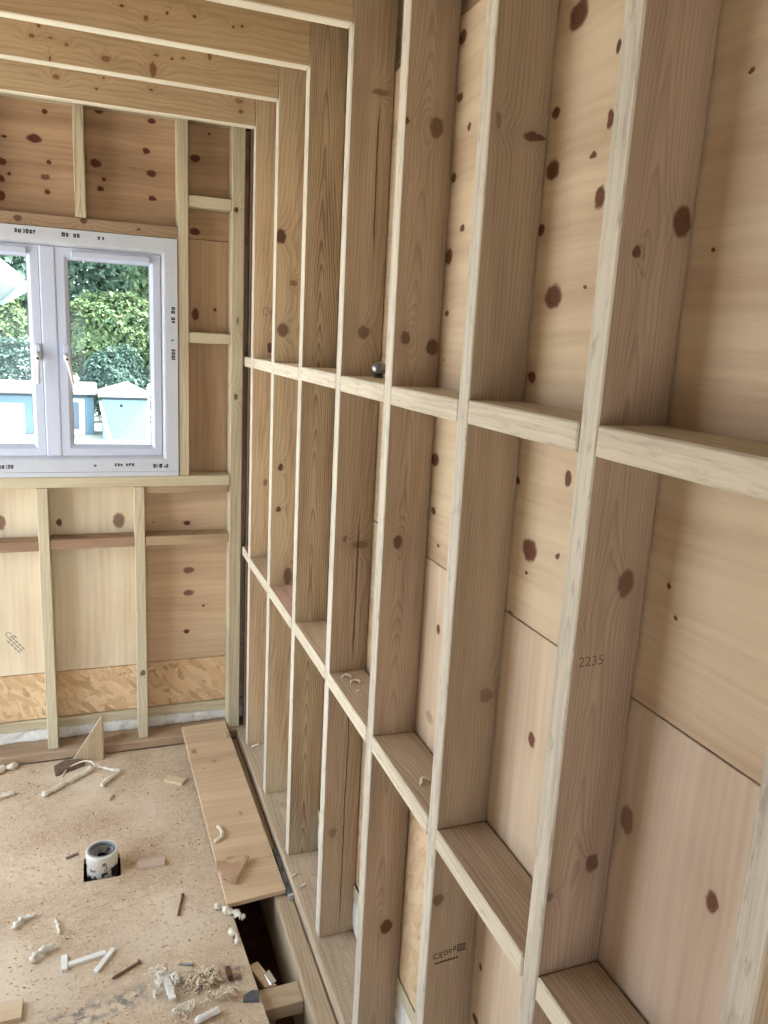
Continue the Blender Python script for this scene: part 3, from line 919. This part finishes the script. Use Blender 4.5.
# soil pipe stub
pipe = empty('soil_pipe', (PX, PY, FZ))
n = NT('painted_pipe')
P, xyz = n.coords()
a = n.noise(P, 30.0, 4, .65)
zz = n.math('MULTIPLY_ADD', xyz[2], -3.0, n.math('ADD', a, .02))
col = n.mix(n.rng(zz, .47, .53, 0, 1), lin(216, 214, 208), lin(28, 30, 34))
pm = n.done(col, .35, .5)
bm_prof = [(.050, -.30), (.054, -.30), (.054, .055), (.0565, .060), (.0565, .074), (.0540, .078), (.0475, .078), (.0465, .070), (.0465, -.298)]
o = lathe('pipe_body', bm_prof, (0, 0, 0), pm, None, 40, True)
o.parent = pipe
o.matrix_parent_inverse = Matrix.Identity(4)
o = lathe('rim_seal', [(.0400, .066), (.0462, .066), (.0462, .0775), (.0440, .0800), (.0410, .0775)], (0, 0, 0), plain('grey_rubber', lin(120, 128, 138), .5), None, 40, True)
o.parent = pipe
o.matrix_parent_inverse = Matrix.Identity(4)
o = lathe('pipe_plug', [(.0004, -.06), (.0460, -.06), (.0460, -.05), (.0004, -.045)], (0, 0, 0), plain('black_plastic', (.01, .01, .012), .5), None, 32, True)
o.parent = pipe
o.matrix_parent_inverse = Matrix.Identity(4)
tag(pipe, 'white-smeared black soil pipe stub rising through a square hole in the floor', 'pipe')

# triangular offcut standing by the sole plate
wedge = prism('plywood_wedge', [(-.775, 3.440, FZ), (-.637, 3.428, FZ), (-.637, 3.440, .160), (-.644, 3.441, .160)], (.004, .022, 0),
              timber('wedge_timber', 2, 1, lin(200, 168, 116), lin(160, 124, 80), seed=131, freq=60, ring=.3))
wedge.data.materials.append(lit_edge)
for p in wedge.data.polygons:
    if p.normal.x < -.3 and p.normal.z > .2:  # sloping edge painted pale, as if lit from the left
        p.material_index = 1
tag(wedge, 'triangular timber offcut standing on its edge against the back wall plate', 'offcut')
sh = prism('bark_slab', [(-.845, 3.395, FZ), (-.835, 3.335, FZ), (-.715, 3.395, FZ), (-.73, 3.425, FZ), (-.80, 3.435, FZ)], (0, .01, .018),
           plain('dark_bark', lin(112, 92, 82), .8, var=.25, scale=50, bump=.4), bevel=.002)
tag(sh, 'dark brown slab of waste wood lying below the triangular offcut', 'offcut')
o = prism('wood_shim', [(-.635, 3.50, .0), (-.545, 3.525, .0), (-.56, 3.56, .0), (-.62, 3.545, .0)], (.005, 0, .028), timber('shim_timber', 0, 2, lin(186, 146, 102), lin(140, 104, 68), seed=132))
tag(o, 'small brown wood shim on the back sole plate between the two short studs', 'offcut')


def wobble_tube(name, pts, r, mat, jit=.3, sides=7, sub=5, seed=0, lift=True, base=FZ):
    rnd = random.Random(seed)
    P_ = [Vector(p) for p in pts]
    out = []
    for i in range(len(P_) - 1):
        p0, p1, p2, p3 = P_[max(i - 1, 0)], P_[i], P_[i + 1], P_[min(i + 2, len(P_) - 1)]
        for k in range(sub):
            t = k / sub
            out.append(.5 * ((2 * p1) + (p2 - p0) * t + (2 * p0 - 5 * p1 + 4 * p2 - p3) * t * t + (3 * p1 - p0 - 3 * p2 + p3) * t ** 3))
    out.append(P_[-1])
    rads = [r * (1 + 1.3 * rnd.uniform(-jit, jit)) for _ in out]
    out = [p + Vector((rnd.uniform(-1, 1), rnd.uniform(-1, 1), 0)) * r * jit for p in out]
    rads[0] *= .6
    rads[-1] *= .6
    bm = bmesh.new()
    bm_tube(bm, out, rads, sides)
    if lift:
        zmin = min(v.co.z for v in bm.verts)
        for v in bm.verts:
            v.co.z += base - zmin
    return finish(name, bm, mat, smooth=True)


z = FZ + .008
tag(wobble_tube('sealant_bead', [(-.885, 3.185, z), (-.83, 3.225, z), (-.775, 3.27, z), (-.715, 3.315, z), (-.68, 3.36, z + .004)], .010, sealant, .35, seed=1),
    'long lumpy bead of dried white sealant on the floor before the triangular offcut', 'sealant', 'sealant scraps')
tag(wobble_tube('sealant_string', [(-.81, 3.33, z), (-.785, 3.375, z + .01), (-.73, 3.39, z + .025), (-.69, 3.37, z + .03), (-.672, 3.345, z + .02)], .0035, sealant, .2, seed=2),
    'thin looped string of white sealant arching over the dark wood slab', 'sealant', 'sealant scraps')
tag(wobble_tube('sealant_bead', [(-.665, 3.38, z), (-.65, 3.35, z), (-.60, 3.315, z), (-.565, 3.305, z)], .007, sealant, .4, seed=3),
    'crooked white sealant scrap just right of the triangular offcut', 'sealant', 'sealant scraps')
tag(wobble_tube('sealant_bead', [(-.648, 3.19, z), (-.632, 3.225, z), (-.60, 3.26, z), (-.568, 3.29, z + .004)], .010, sealant, .2, seed=4),
    'thick curved white sealant piece pointing toward the pipe', 'sealant', 'sealant scraps')
tag(wobble_tube('sealant_bead', [(-1.09, 3.41, z), (-1.05, 3.44, z), (-1.0, 3.455, z)], .012, sealant, .4, seed=5),
    'white sealant scrap at the left edge below the window studs', 'sealant', 'sealant scraps')
tag(wobble_tube('sealant_bead', [(-1.08, 3.19, z), (-1.03, 3.225, z), (-.99, 3.24, z)], .009, sealant, .4, seed=6),
    'small white sealant scrap at the left edge, nearer than the other one there', 'sealant', 'sealant scraps')
tag(wobble_tube('paper_scrap', [(-.93, 2.42, z), (-.90, 2.455, z + .004), (-.865, 2.465, z)], .009, white_pl, .5, seed=7),
    'crumpled white scrap alone on the floor left of the plastic trims', 'scrap')
tag(wobble_tube('paper_scrap', [(-.865, 2.255, z), (-.84, 2.285, z + .004), (-.80, 2.30, z)], .009, sealant, .5, seed=8),
    'cream crumpled scrap just left of the white plastic trims', 'scrap')
tag(wobble_tube('paper_scrap', [(-.80, 2.43, z), (-.795, 2.40, z), (-.785, 2.355, z)], .005, sealant, .5, seed=9),
    'thin pale sliver between the pipe and the plastic trims', 'scrap')


def slab(name, cx, cy, lx, ly, h, rot, mat, base=FZ, parent=None, bevel=.0012):
    bm = bmesh.new()
    bm_box(bm, (-lx / 2, -ly / 2, 0), (lx / 2, ly / 2, h))
    o = finish(name, bm, mat, parent, bevel)
    o.location = (cx, cy, base)
    o.rotation_euler = (0, 0, rot)
    return o


pale_w = timber('pale_offcut', 0, 2, lin(228, 198, 156), lin(190, 150, 108), seed=133)
pink_w = timber('pink_offcut', 0, 2, lin(214, 186, 170), lin(176, 142, 126), seed=134, freq=200)
tag(slab('wood_block', -.342, 3.163, .088, .045, .012, -.62, pale_w), 'small pale wood offcut lying left of the long plywood strip', 'offcut')
tag(slab('wood_block', -.482, 2.630, .100, .046, .012, -.10, pink_w), 'pinkish wood offcut lying right of the soil pipe', 'offcut')
tag(slab('wood_peg', -.615, 3.105, .014, .042, .012, -.35, pale_w), 'tiny wooden peg on the floor before the sealant scraps', 'offcut')
tag(slab('wood_peg', -.757, 2.755, .045, .010, .008, .45, plain('grey_wood', lin(136, 122, 110), .8)), 'small grey splinter lying left of the soil pipe', 'splinter')
tag(slab('wood_block', -.935, 2.075, .12, .07, .016, .02, chip_w), 'pale timber offcut at the bottom left corner of the floor', 'offcut')
# white plastic trims
tag(slab('plastic_trim', -.767, 2.222, .018, .062, .012, .05, white_pl), 'short white plastic trim, the upright stub left of the other trims', 'trim', 'white plastic trims on the floor')
tag(slab('plastic_trim', -.702, 2.222, .112, .018, .010, .17, white_pl), 'long white plastic trim lying between the two shorter trims', 'trim', 'white plastic trims on the floor')
tag(slab('plastic_trim', -.650, 2.200, .016, .098, .010, -.60, white_pl), 'slanting white plastic trim, rightmost of the three by the screw', 'trim', 'white plastic trims on the floor')


def nail(name, p, q, r, mat, head=2.2):
    p, q = Vector(p), Vector(q)
    d = (q - p).normalized()
    bm = bmesh.new()
    bm_tube(bm, [p, p + d * .008, q - d * .004, q - d * .0039, q], [r * .15, r, r, r * head, r * head], 8)
    return finish(name, bm, mat, smooth=True)


zr = FZ + .0052
tag(nail('nail', (-.414, 2.325, zr), (-.388, 2.428, zr), .0045, rusty, 1.3), 'dark nail lying between the soil pipe and the plywood strip', 'nail')
tag(nail('screw', (-.632, 2.117, zr), (-.547, 2.163, zr), .0042, rusty, 1.8), 'long rusty screw beside the white plastic trims', 'screw')
tag(nail('nail', (-.436, 2.119, zr), (-.391, 2.102, zr), .003, steel, 1.6), 'small grey nail just above the white shavings', 'nail')
o = prism('slate_shard', [(-.268, 1.918, FZ), (-.222, 1.905, FZ), (-.216, 1.945, FZ), (-.236, 1.951, FZ), (-.262, 1.938, FZ)], (0, 0, .007), plain('blue_slate', lin(84, 88, 98), .6, var=.15, scale=70), bevel=.001)
tag(o, 'dark blue-grey shard at the edge of the floor slot', 'shard')
tag(slab('wood_stub', -.291, 2.03, .014, .040, .020, .1, plain('dark_wood_stub', lin(96, 66, 50), .8, var=.2)), 'short dark wood stub on the smudged board by the slot', 'offcut')
# shavings
tag(slab('plastic_trim', -.470, 2.020, .020, .085, .008, .15, white_pl, FZ + .010), 'white plastic trim lying across the little heap of shavings', 'trim', 'white plastic trims on the floor')
tag(slab('plastic_trim', -.480, 2.075, .060, .020, .008, .45, white_pl), 'white plastic flake behind the trim on the shavings heap', 'trim', 'white plastic trims on the floor')
tag(wobble_tube('plastic_stick', [(-.41, 1.885, z), (-.372, 1.897, z), (-.336, 1.907, z)], .010, white_pl, .1, seed=11), 'white plastic stick at the bottom edge before the shavings', 'trim')


def curls(name, centre, spread, count, mat, rad=(.006, .014), w=.006, base=FZ, seed=0, hmax=.012):
    """a heap of curled shavings as one mesh: thin helical ribbons with thickness"""
    rnd = random.Random(seed)
    bm = bmesh.new()
    for _ in range(count):
        while True:
            dx, dy = rnd.uniform(-1, 1), rnd.uniform(-1, 1)
            if dx * dx + dy * dy < 1:
                break
        c = Vector((centre[0] + dx * spread[0], centre[1] + dy * spread[1], base + rnd.uniform(.001, hmax) * (1 - dx * dx - dy * dy)))
        R_ = rnd.uniform(*rad)
        ax = Vector((rnd.uniform(-1, 1), rnd.uniform(-1, 1), rnd.uniform(-.3, .3))).normalized()
        u = ax.cross(Vector((0, 0, 1))).normalized()
        v = ax.cross(u)
        arc = rnd.uniform(1.5, 5.0)
        st = rnd.uniform(0, 6)
        pr = None
        for k in range(8):
            a_ = st + arc * k / 7
            q = c + (u * math.cos(a_) + v * math.sin(a_)) * R_ + Vector((0, 0, R_ * .8)) + ax * (k * .001)
            ww = ax * w * rnd.uniform(.6, 1.0)
            q1, q2 = q - ww / 2, q + ww / 2
            for t in (q1, q2):
                t.z = max(t.z, base + .0006)
            pair = [bm.verts.new(q1), bm.verts.new(q2)]
            if pr:
                bm.faces.new((pr[0], pr[1], pair[1], pair[0]))
            pr = pair
    me = bpy.data.meshes.new(name)
    bm.to_mesh(me)
    bm.free()
    o = link(name, me, mat)
    md = o.modifiers.new('thickness', 'SOLIDIFY')
    md.thickness = .0007
    return o


shav = plain('pale_shavings', lin(226, 212, 190), .7, var=.1, scale=40)
tag(curls('shavings_heap', (-.365, 2.035), (.055, .045), 60, shav, seed=21), 'heap of curled pale shavings on the smudged floor board', 'shavings', kind='stuff')
tag(curls('shavings_heap', (-.485, 2.055), (.045, .06), 45, plain('white_shavings', lin(232, 230, 222), .6), seed=22, rad=(.007, .016)), 'white plastic swarf heaped around the trims near the slot', 'shavings', kind='stuff')
tag(curls('shavings_heap', (-.33, 1.955), (.05, .022), 35, shav, seed=23), 'pale shavings strewn beside the blue-grey shard', 'shavings', kind='stuff')
tag(curls('shavings_heap', (-.43, 1.93), (.04, .02), 14, sealant, seed=24), 'few white curls at the bottom edge left of the stick', 'shavings', kind='stuff')
tag(wobble_tube('sealant_bead', [(-.285, 2.335, z), (-.262, 2.312, z + .004), (-.245, 2.29, z), (-.225, 2.268, z + .004), (-.205, 2.252, z + .002)], .010, sealant, .55, seed=12, lift=True),
    'ragged white sealant curl hanging over the slot edge before the plywood strip', 'sealant', 'sealant scraps')
tag(wobble_tube('sealant_bead', [(-.262, 2.205, z), (-.245, 2.175, z + .003), (-.25, 2.14, z)], .009, sealant, .5, seed=13),
    'small white sealant scrap beside the slot, below the ragged curl', 'sealant', 'sealant scraps')


def strip_z(y):                      # top of the plywood strip
    return -.0265 + (y - 2.325) / 1.21 * .046


# broken softwood splinter lying on the strip: fibrous slab plus a clean stick
spl = empty('broken_splinter', (-.20, 2.46, strip_z(2.46)))
zz0 = strip_z(2.53) + .0025
sp_m = timber('splinter_timber', 0, 2, lin(206, 160, 118), lin(140, 98, 66), seed=135, freq=260)
o = prism('stick', [(-.222, 2.408, zz0 - .002), (-.206, 2.400, zz0 - .002), (-.138, 2.515, zz0 + .002), (-.150, 2.522, zz0 + .002)], (0, 0, .018), sp_m, spl, .001)
rn = random.Random(5)
pts = [(-.258, 2.53), (-.262, 2.49), (-.246, 2.46), (-.250, 2.44), (-.232, 2.432), (-.224, 2.412), (-.205, 2.43), (-.165, 2.50), (-.185, 2.512), (-.205, 2.50), (-.225, 2.525)]
o = prism('torn_slab', [(x, y, zz0 - .001) for x, y in pts], (0, 0, .010), sp_m, spl, .001)
tag(spl, 'broken brown wood splinter lying on the near end of the plywood strip', 'splinter')
tag(wobble_tube('wood_curl', [(-.248, 2.645, 0), (-.222, 2.66, .002), (-.212, 2.695, .004), (-.222, 2.735, .004)], .007, sealant, .15, seed=14, base=strip_z(2.645) + .0005),
    'white curved shaving lying on the left edge of the plywood strip', 'shaving')
tag(slab('wood_peg', -.085, 3.40, .010, .040, .010, .1, chip_w, strip_z(3.42)), 'tiny wooden peg on the far end of the plywood strip', 'offcut')

# grey steel angle lying on the rim joist beside the strip
bar = empty('steel_strap', (-.028, 2.44, FZ - .004))
gm_ = plain('grey_galvanised', lin(112, 116, 122), .45, metal=.6, var=.12, scale=60)
box('web', (-.0375, 2.312, FZ - .0035), (-.0205, 2.575, FZ + .016), gm_, bar, .0015)
box('end_cap', (-.0385, 2.300, FZ - .0035), (-.0200, 2.3115, FZ + .017), plain('bright_alu', lin(214, 216, 220), .35, metal=.6), bar, .001)
for y in (2.36, 2.45, 2.53):
    tube('slot_hole', [(-.029, y - .012, FZ + .0155), (-.029, y + .012, FZ + .0155)], .0025, ink, bar, 6)
tag(bar, 'dark grey metal strap with a bright end beside the plywood strip', 'strap')

# block and foil in the slot
blk = prism('timber_block', [(-.222, 2.09, -.27), (-.188, 2.10, -.27), (-.150, 1.99, -.27), (-.186, 1.99, -.27)], (0, 0, .19), chip_w, bevel=.002)
tag(blk, 'upright timber block standing down in the floor slot', 'block')
o = prism('foil_scrap', [(-.182, 2.04, -.0795), (-.165, 2.05, -.0795), (-.152, 2.00, -.0795), (-.170, 1.992, -.0795)], (.004, 0, .003), plain('shiny_foil', lin(226, 230, 236), .18, metal=.7))
tag(o, 'shiny silver foil scrap on the timber block in the slot', 'foil')

# chrome ball knob on the upper nogging
kn = empty('metal_knob', (.064, 1.915, UP + .003))
kx = (.062, 1.912)
chrome = plain('dark_chrome', lin(140, 142, 146), .32, metal=1.0)
prof = [(.001, .0), (.013, .0), (.014, .003), (.009, .006)]
lathe('foot', prof, (*kx, UP + .003), plain('dark_foot', lin(44, 44, 48), .4), kn, 20)
prof = [(max(.0006, .0195 * math.sin(t)), .0235 - .0195 * math.cos(t)) for t in [math.pi * k / 14 for k in range(15)]]
lathe('ball', prof, (*kx, UP + .003), chrome, kn, 24)
tag(kn, 'dark shiny ball knob sitting on the upper nogging of the right wall', 'knob')
# curls on the lower noggings
for i, (x, y, lab) in enumerate(((.036, 2.005, 'tiny curled shaving on the lower nogging, nearest the stud behind it'), (.05, 1.965, 'tiny curled shaving on the lower nogging in the middle of three'), (.04, 1.90, 'tiny crumb of shaving on the lower nogging, nearest of three'))):
    tag(wobble_tube('wood_curl', [(x - .012, y - .008, 0), (x, y + .006, .003), (x + .014, y + .002, .002), (x + .016, y - .01, 0)] if i < 2 else [(x - .004, y, 0), (x + .005, y + .003, 0)], .0035, sealant, .3, seed=30 + i, base=LOW), lab, 'shaving', 'curls on the lower nogging')
tag(wobble_tube('wood_curl', [(.03, 1.42, 0), (.045, 1.44, .003), (.06, 1.43, 0)], .003, sealant, .3, seed=34, base=LOW), 'brown curl on the lower nogging two bays nearer than the others', 'shaving')
for x, y, s_ in ((-.005, 2.36, 1), (.012, 2.30, 2)):
    tag(wobble_tube('wood_sliver', [(x - .012, y - .006, 0), (x + .012, y + .008, 0)], .003, sealant, .2, seed=35 + s_, base=0.0), ('pale sliver on the right sole plate level with the strap' if s_ == 1 else 'pale sliver on the right sole plate just nearer than the other'), 'sliver')
tag(wobble_tube('wood_curl', [(.012, 3.28, 0), (.03, 3.285, .006), (.045, 3.27, .018), (.04, 3.26, .03)], .004, sealant, .3, seed=39, base=0.0), 'pale curl at the foot of the farthest right-hand stud', 'shaving')


# scattered crumbs and sawdust chips on deck and plates
def chips(name, count, mat, area, size, base, seed, avoid=None):
    rnd = random.Random(seed)
    verts, faces = [], []
    for _ in range(count):
        x, y = rnd.uniform(area[0], area[1]), rnd.uniform(area[2], area[3])
        if avoid and avoid(x, y):
            continue
        l, w, h = rnd.uniform(*size), rnd.uniform(*size) * .5, rnd.uniform(.0008, .003)
        a = rnd.uniform(0, math.pi)
        c, s = math.cos(a), math.sin(a)
        b0 = len(verts)
        for zz_ in (0, h):
            for px, py in ((-l, -w), (l, -w), (l * rnd.uniform(.3, 1), w), (-l, w * rnd.uniform(.3, 1))):
                verts.append((x + px * c - py * s, y + px * s + py * c, base + zz_ + .0003))
        faces += [(b0 + 4, b0 + 5, b0 + 6, b0 + 7)] + [(b0 + k, b0 + (k + 1) % 4, b0 + 4 + (k + 1) % 4, b0 + 4 + k) for k in range(4)]
    me = bpy.data.meshes.new(name)
    me.from_pydata(verts, [], faces)
    return link(name, me, mat)


hole = lambda x, y: HX0 - .01 < x < HX1 + .01 and HY0 - .01 < y < HY1 + .01
o = chips('sawdust', 6500, plain('sawdust_pale', lin(226, 208, 186), .8, var=.15, scale=12), (-1.5, -.25, 1.5, 3.45), (.0012, .0045), FZ, 51, hole)
o.data.materials.append(plain('sawdust_brown', lin(130, 98, 70), .8, var=.3, scale=12))
for p in o.data.polygons:
    if (p.index // 5) % 24 == 0:
        p.material_index = 1
tag(o, 'pale and brown sawdust crumbs scattered all over the floor deck', 'sawdust', kind='stuff')
o = chips('sawdust', 900, plain('sawdust_cream', lin(204, 180, 152), .8, var=.15, scale=12), (-.016, .095, 1.2, 3.25), (.001, .004), 0.0, 53)
tag(o, 'sawdust crumbs on the right sole plate between the studs', 'sawdust', kind='stuff')

# ------------------------------------------------------------------ the garden seen through the window
GZ = -1.0
ground = struct(box('ground', (-30, 3.70, GZ - .1), (25, 60, GZ), plain('pale_gravel', lin(196, 190, 178), .9, var=.08, scale=3), bevel=0))
box('side_ground', (-30, -20, GZ - .1), (25, 3.699, GZ), plain('pale_paving', lin(222, 214, 200), .9, var=.06, scale=3), ground, 0)
shedw = plain('pale_blue_render', lin(122, 150, 162), .7, var=.03, scale=6)
felt = plain('pale_roof_felt', lin(150, 150, 146), .8, var=.06, scale=8)
dark_trim = plain('slate_blue_trim', lin(50, 60, 74), .7)

sd = empty('garden_shed', (.13, 22.3, GZ))
box('shed_wall', (-.43, 21.4, GZ), (.69, 23.2, .06), shedw, sd, .01)
box('fascia', (-.46, 21.36, .06), (.72, 23.24, .125), dark_trim, sd, .005)
bm = bmesh.new()
q = [bm.verts.new(p) for p in ((-.52, 21.28, .126), (.78, 21.28, .126), (.78, 23.3, .126), (-.52, 23.3, .126))]
ap = [bm.verts.new((.24, 22.15, .47)), bm.verts.new((.24, 22.5, .47))]
q2 = [bm.verts.new((v.co.x, v.co.y, .175)) for v in q]
bm.faces.new(q[::-1])
for i in range(4):
    bm.faces.new((q[i], q[(i + 1) % 4], q2[(i + 1) % 4], q2[i]))
bm.faces.new((q2[0], q2[1], ap[0]))
bm.faces.new((q2[1], q2[2], ap[1], ap[0]))
bm.faces.new((q2[2], q2[3], ap[1]))
bm.faces.new((q2[3], q2[0], ap[0], ap[1]))
finish('shed_roof', bm, felt, sd)
tube('vent_hole', [(.05, 21.405, -.10), (.05, 21.39, -.10)], .035, plain('dark_hole', lin(30, 44, 62), .8), sd, 12)
tag(sd, 'pale little shed with a hipped roof seen through the right casement', 'shed')

cb = empty('garden_cabin', (-1.7, 23.4, GZ))
box('cabin_wall', (-4.2, 22.5, GZ), (-.62, 24.6, .02), plain('cabin_render', lin(112, 142, 162), .7, var=.03, scale=6), cb, .01)
box('fascia', (-4.3, 22.4, .02), (-.56, 24.7, .09), dark_trim, cb, .005)
prism('cabin_roof', [(-4.35, 22.3, .091), (-.54, 22.3, .091), (-.54, 22.3, .15), (-4.35, 22.3, .15)], (0, 2.5, .12), felt, cb)
d = box('cabin_door', (-1.25, 22.46, GZ), (-.86, 22.499, -.03), plain('white_door', lin(236, 240, 240), .5), cb, .01)
box('door_glass', (-1.17, 22.45, -.85), (-1.00, 22.459, -.12), plain('door_pane', lin(70, 96, 124), .15, spec=.6), d, .002)
tag(cb, 'low pale cabin with a white door left of the little shed', 'cabin')
o = prism('leaning_board', [(-.32, 21.05, GZ), (-.20, 21.05, GZ), (-.44, 21.36, .02), (-.50, 21.36, .02)], (0, .03, 0), plain('white_board', lin(226, 232, 236), .6), bevel=.003)
tag(o, 'white board leaning against the corner of the little shed', 'board')
ac = empty('heat_pump', (-2.65, 20.2, GZ))
box('casing', (-3.2, 19.9, GZ), (-2.20, 20.5, .0), plain('white_casing', lin(240, 240, 238), .5), ac, .03, 2)
for k in range(8):
    box('louvre', (-3.1, 19.885, -.75 + k * .06), (-2.62, 19.899, -.72 + k * .06), plain('grey_louvre', lin(120, 130, 140), .6), ac, .002)
tag(ac, 'white box unit with louvres seen low in the left casement', 'unit')

# neighbour's roof corner
hs = empty('neighbour_house', (-4.5, 16, GZ))
roof_m = plain('pale_roof_tiles', lin(170, 172, 174), .8, var=.1, scale=14)
ev = Vector((-1.4, 11.6, 0)).normalized()
sl = Vector((-.99, -.12, 0))
A = Vector((-1.50, 12.0, 2.5))
B = A + ev * 11.5
up = sl * 2.6 + Vector((0, 0, 2.0))
bm = bmesh.new()
ds = Vector((0, 0, -.10))
v = [bm.verts.new(p) for p in (A, B, B + up, A + up, A + ds, B + ds, B + up + ds, A + up + ds)]
for f in ((0, 1, 2, 3), (4, 7, 6, 5), (0, 4, 5, 1), (1, 5, 6, 2), (2, 6, 7, 3), (3, 7, 4, 0)):
    bm.faces.new([v[i] for i in f])
finish('roof', bm, roof_m, hs)
tube('gutter', [A + Vector((.05, -.05, -.12)), B + Vector((.05, 0, -.12))], .07, upvc, hs, 10)
tube('barge_board', [A + ds * .6, A + up + ds * .6], .07, upvc, hs, 6)
W0 = A + sl * 1.9 + ev * .5
W1 = B + sl * 1.9
prism('house_wall', [(W0.x, W0.y, GZ), (W1.x, W1.y, GZ), (W1.x, W1.y, 3.4), (W0.x, W0.y, 3.4)], tuple(sl * .3), shedw, hs)
tag(hs, 'corner of a white-roofed house with gutter at the upper left of the window', 'house')


# trees and shrubs: a trunk with real leaf blades
def leaf_mat(name, c0, c1):
    n = NT(name)
    oi = n.n('ShaderNodeNewGeometry')
    col = n.mix(oi.outputs['Random Per Island'], c0, c1)
    n.put(n.b.inputs['Base Color'], col)
    n.b.inputs['Roughness'].default_value = .5
    n.b.inputs['Specular IOR Level'].default_value = .4
    tr = n.n('ShaderNodeBsdfTranslucent')
    n.put(tr.inputs[0], col)
    mx = n.n('ShaderNodeMixShader')
    mx.inputs[0].default_value = .25
    n.put(mx.inputs[1], n.b.outputs[0])
    n.put(mx.inputs[2], tr.outputs[0])
    n.put(n.out.inputs[0], mx.outputs[0])
    return n.m


bark = plain('bark', lin(96, 78, 62), .9, var=.3, scale=10)


def tree(name, base, h0, ctr, rad, count, size, mat, label, cat, group, seed):
    count, size = int(count * 2.3), size * .62
    rnd = random.Random(seed)
    root = empty(name, base)
    verts, faces = [], []
    for _ in range(count):
        th, ph = rnd.uniform(0, 2 * math.pi), math.acos(rnd.uniform(-1, 1))
        d = Vector((math.sin(ph) * math.cos(th), math.sin(ph) * math.sin(th), math.cos(ph)))
        lump = .82 + .28 * mnoise.noise(d * 2.6 + Vector((seed, 0, 0)))
        r = lump * rnd.uniform(.62, 1.0) ** .5
        c = Vector(ctr) + Vector((d.x * rad[0], d.y * rad[1], d.z * rad[2])) * r
        if c.z < GZ + .05:
            continue
        nrm = (d + Vector((rnd.uniform(-.9, .9), rnd.uniform(-.9, .9), rnd.uniform(-.2, 1.1)))).normalized()
        t = nrm.cross(Vector((rnd.uniform(-1, 1), rnd.uniform(-1, 1), rnd.uniform(-1, 1)))).normalized()
        b = nrm.cross(t)
        s = size * rnd.uniform(.6, 1.25)
        i0 = len(verts)
        verts += [c - t * s, c - b * s * .45 + nrm * s * .1, c + t * s, c + b * s * .45 + nrm * s * .1]
        faces += [(i0, i0 + 1, i0 + 2), (i0, i0 + 2, i0 + 3)]
    me = bpy.data.meshes.new('foliage')
    me.from_pydata(verts, [], faces)
    f = link('foliage', me, mat, root)
    f['kind'] = 'stuff'
    bm = bmesh.new()
    bm_tube(bm, [base, (base[0], base[1], (base[2] + ctr[2]) / 2), tuple(ctr)], [h0, h0 * .8, h0 * .4], 8)
    for k in range(5):
        a = k * 1.26
        bm_tube(bm, [(ctr[0], ctr[1], base[2] + (ctr[2] - base[2]) * .6), (ctr[0] + math.cos(a) * rad[0] * .6, ctr[1] + math.sin(a) * rad[1] * .6, ctr[2] + rad[2] * .2)], [h0 * .4, h0 * .12], 6)
    finish('trunk', bm, bark, root, smooth=True)
    tag(root, label, cat, group)


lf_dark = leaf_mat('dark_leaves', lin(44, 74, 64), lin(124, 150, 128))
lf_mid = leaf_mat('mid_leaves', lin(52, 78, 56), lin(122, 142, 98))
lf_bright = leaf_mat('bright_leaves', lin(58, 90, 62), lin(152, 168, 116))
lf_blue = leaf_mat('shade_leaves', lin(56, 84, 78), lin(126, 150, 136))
tree('garden_tree', (-3.9, 30, GZ), .25, (-3.9, 30, 4.2), (2.9, 2.2, 3.8), 5200, .24, lf_dark, 'tall dark tree beyond the cabin, behind the left casement', 'tree', 'trees beyond the garden', 61)
tree('garden_tree', (-.4, 35.5, GZ), .28, (-.4, 35.5, 5.2), (3.6, 2.4, 4.6), 7500, .28, lf_dark, 'tall dark tree filling the top of the right casement', 'tree', 'trees beyond the garden', 62)
tree('garden_tree', (2.7, 30, GZ), .25, (2.7, 30, 4.2), (2.4, 2.2, 3.8), 4200, .24, lf_mid, 'tall green tree at the right edge of the right casement', 'tree', 'trees beyond the garden', 63)
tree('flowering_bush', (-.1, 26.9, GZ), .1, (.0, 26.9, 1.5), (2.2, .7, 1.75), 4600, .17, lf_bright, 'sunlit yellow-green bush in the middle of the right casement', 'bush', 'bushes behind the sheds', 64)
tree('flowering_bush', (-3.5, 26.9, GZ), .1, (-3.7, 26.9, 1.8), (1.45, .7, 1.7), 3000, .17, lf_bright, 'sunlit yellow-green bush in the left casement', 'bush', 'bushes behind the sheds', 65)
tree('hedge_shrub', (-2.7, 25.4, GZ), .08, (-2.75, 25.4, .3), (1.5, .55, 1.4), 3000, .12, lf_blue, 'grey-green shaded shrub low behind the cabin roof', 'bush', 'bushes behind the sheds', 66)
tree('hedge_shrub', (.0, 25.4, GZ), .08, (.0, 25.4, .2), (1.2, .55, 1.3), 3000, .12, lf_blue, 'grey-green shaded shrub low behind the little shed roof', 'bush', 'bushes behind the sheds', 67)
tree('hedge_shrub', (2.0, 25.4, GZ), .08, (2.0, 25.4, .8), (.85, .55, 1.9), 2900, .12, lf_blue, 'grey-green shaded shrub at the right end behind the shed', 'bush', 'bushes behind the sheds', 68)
tree('garden_tree', (7.6, 31, GZ), .25, (7.6, 31, 4.2), (2.4, 2.2, 3.8), 3600, .26, lf_mid, 'green tree standing right of the others, hidden by the window jamb', 'tree', 'trees beyond the garden', 69)
tree('garden_tree', (-9.6, 31, GZ), .25, (-9.6, 31, 4.4), (2.7, 2.2, 4.0), 3600, .26, lf_dark, 'dark tree standing left of the others, beyond the house roof', 'tree', 'trees beyond the garden', 70)
tree('flowering_bush', (4.4, 26.9, GZ), .1, (4.4, 26.9, 1.5), (1.9, .7, 1.75), 3000, .17, lf_bright, 'yellow-green bush right of the other bushes, hidden by the window jamb', 'bush', 'bushes behind the sheds', 71)
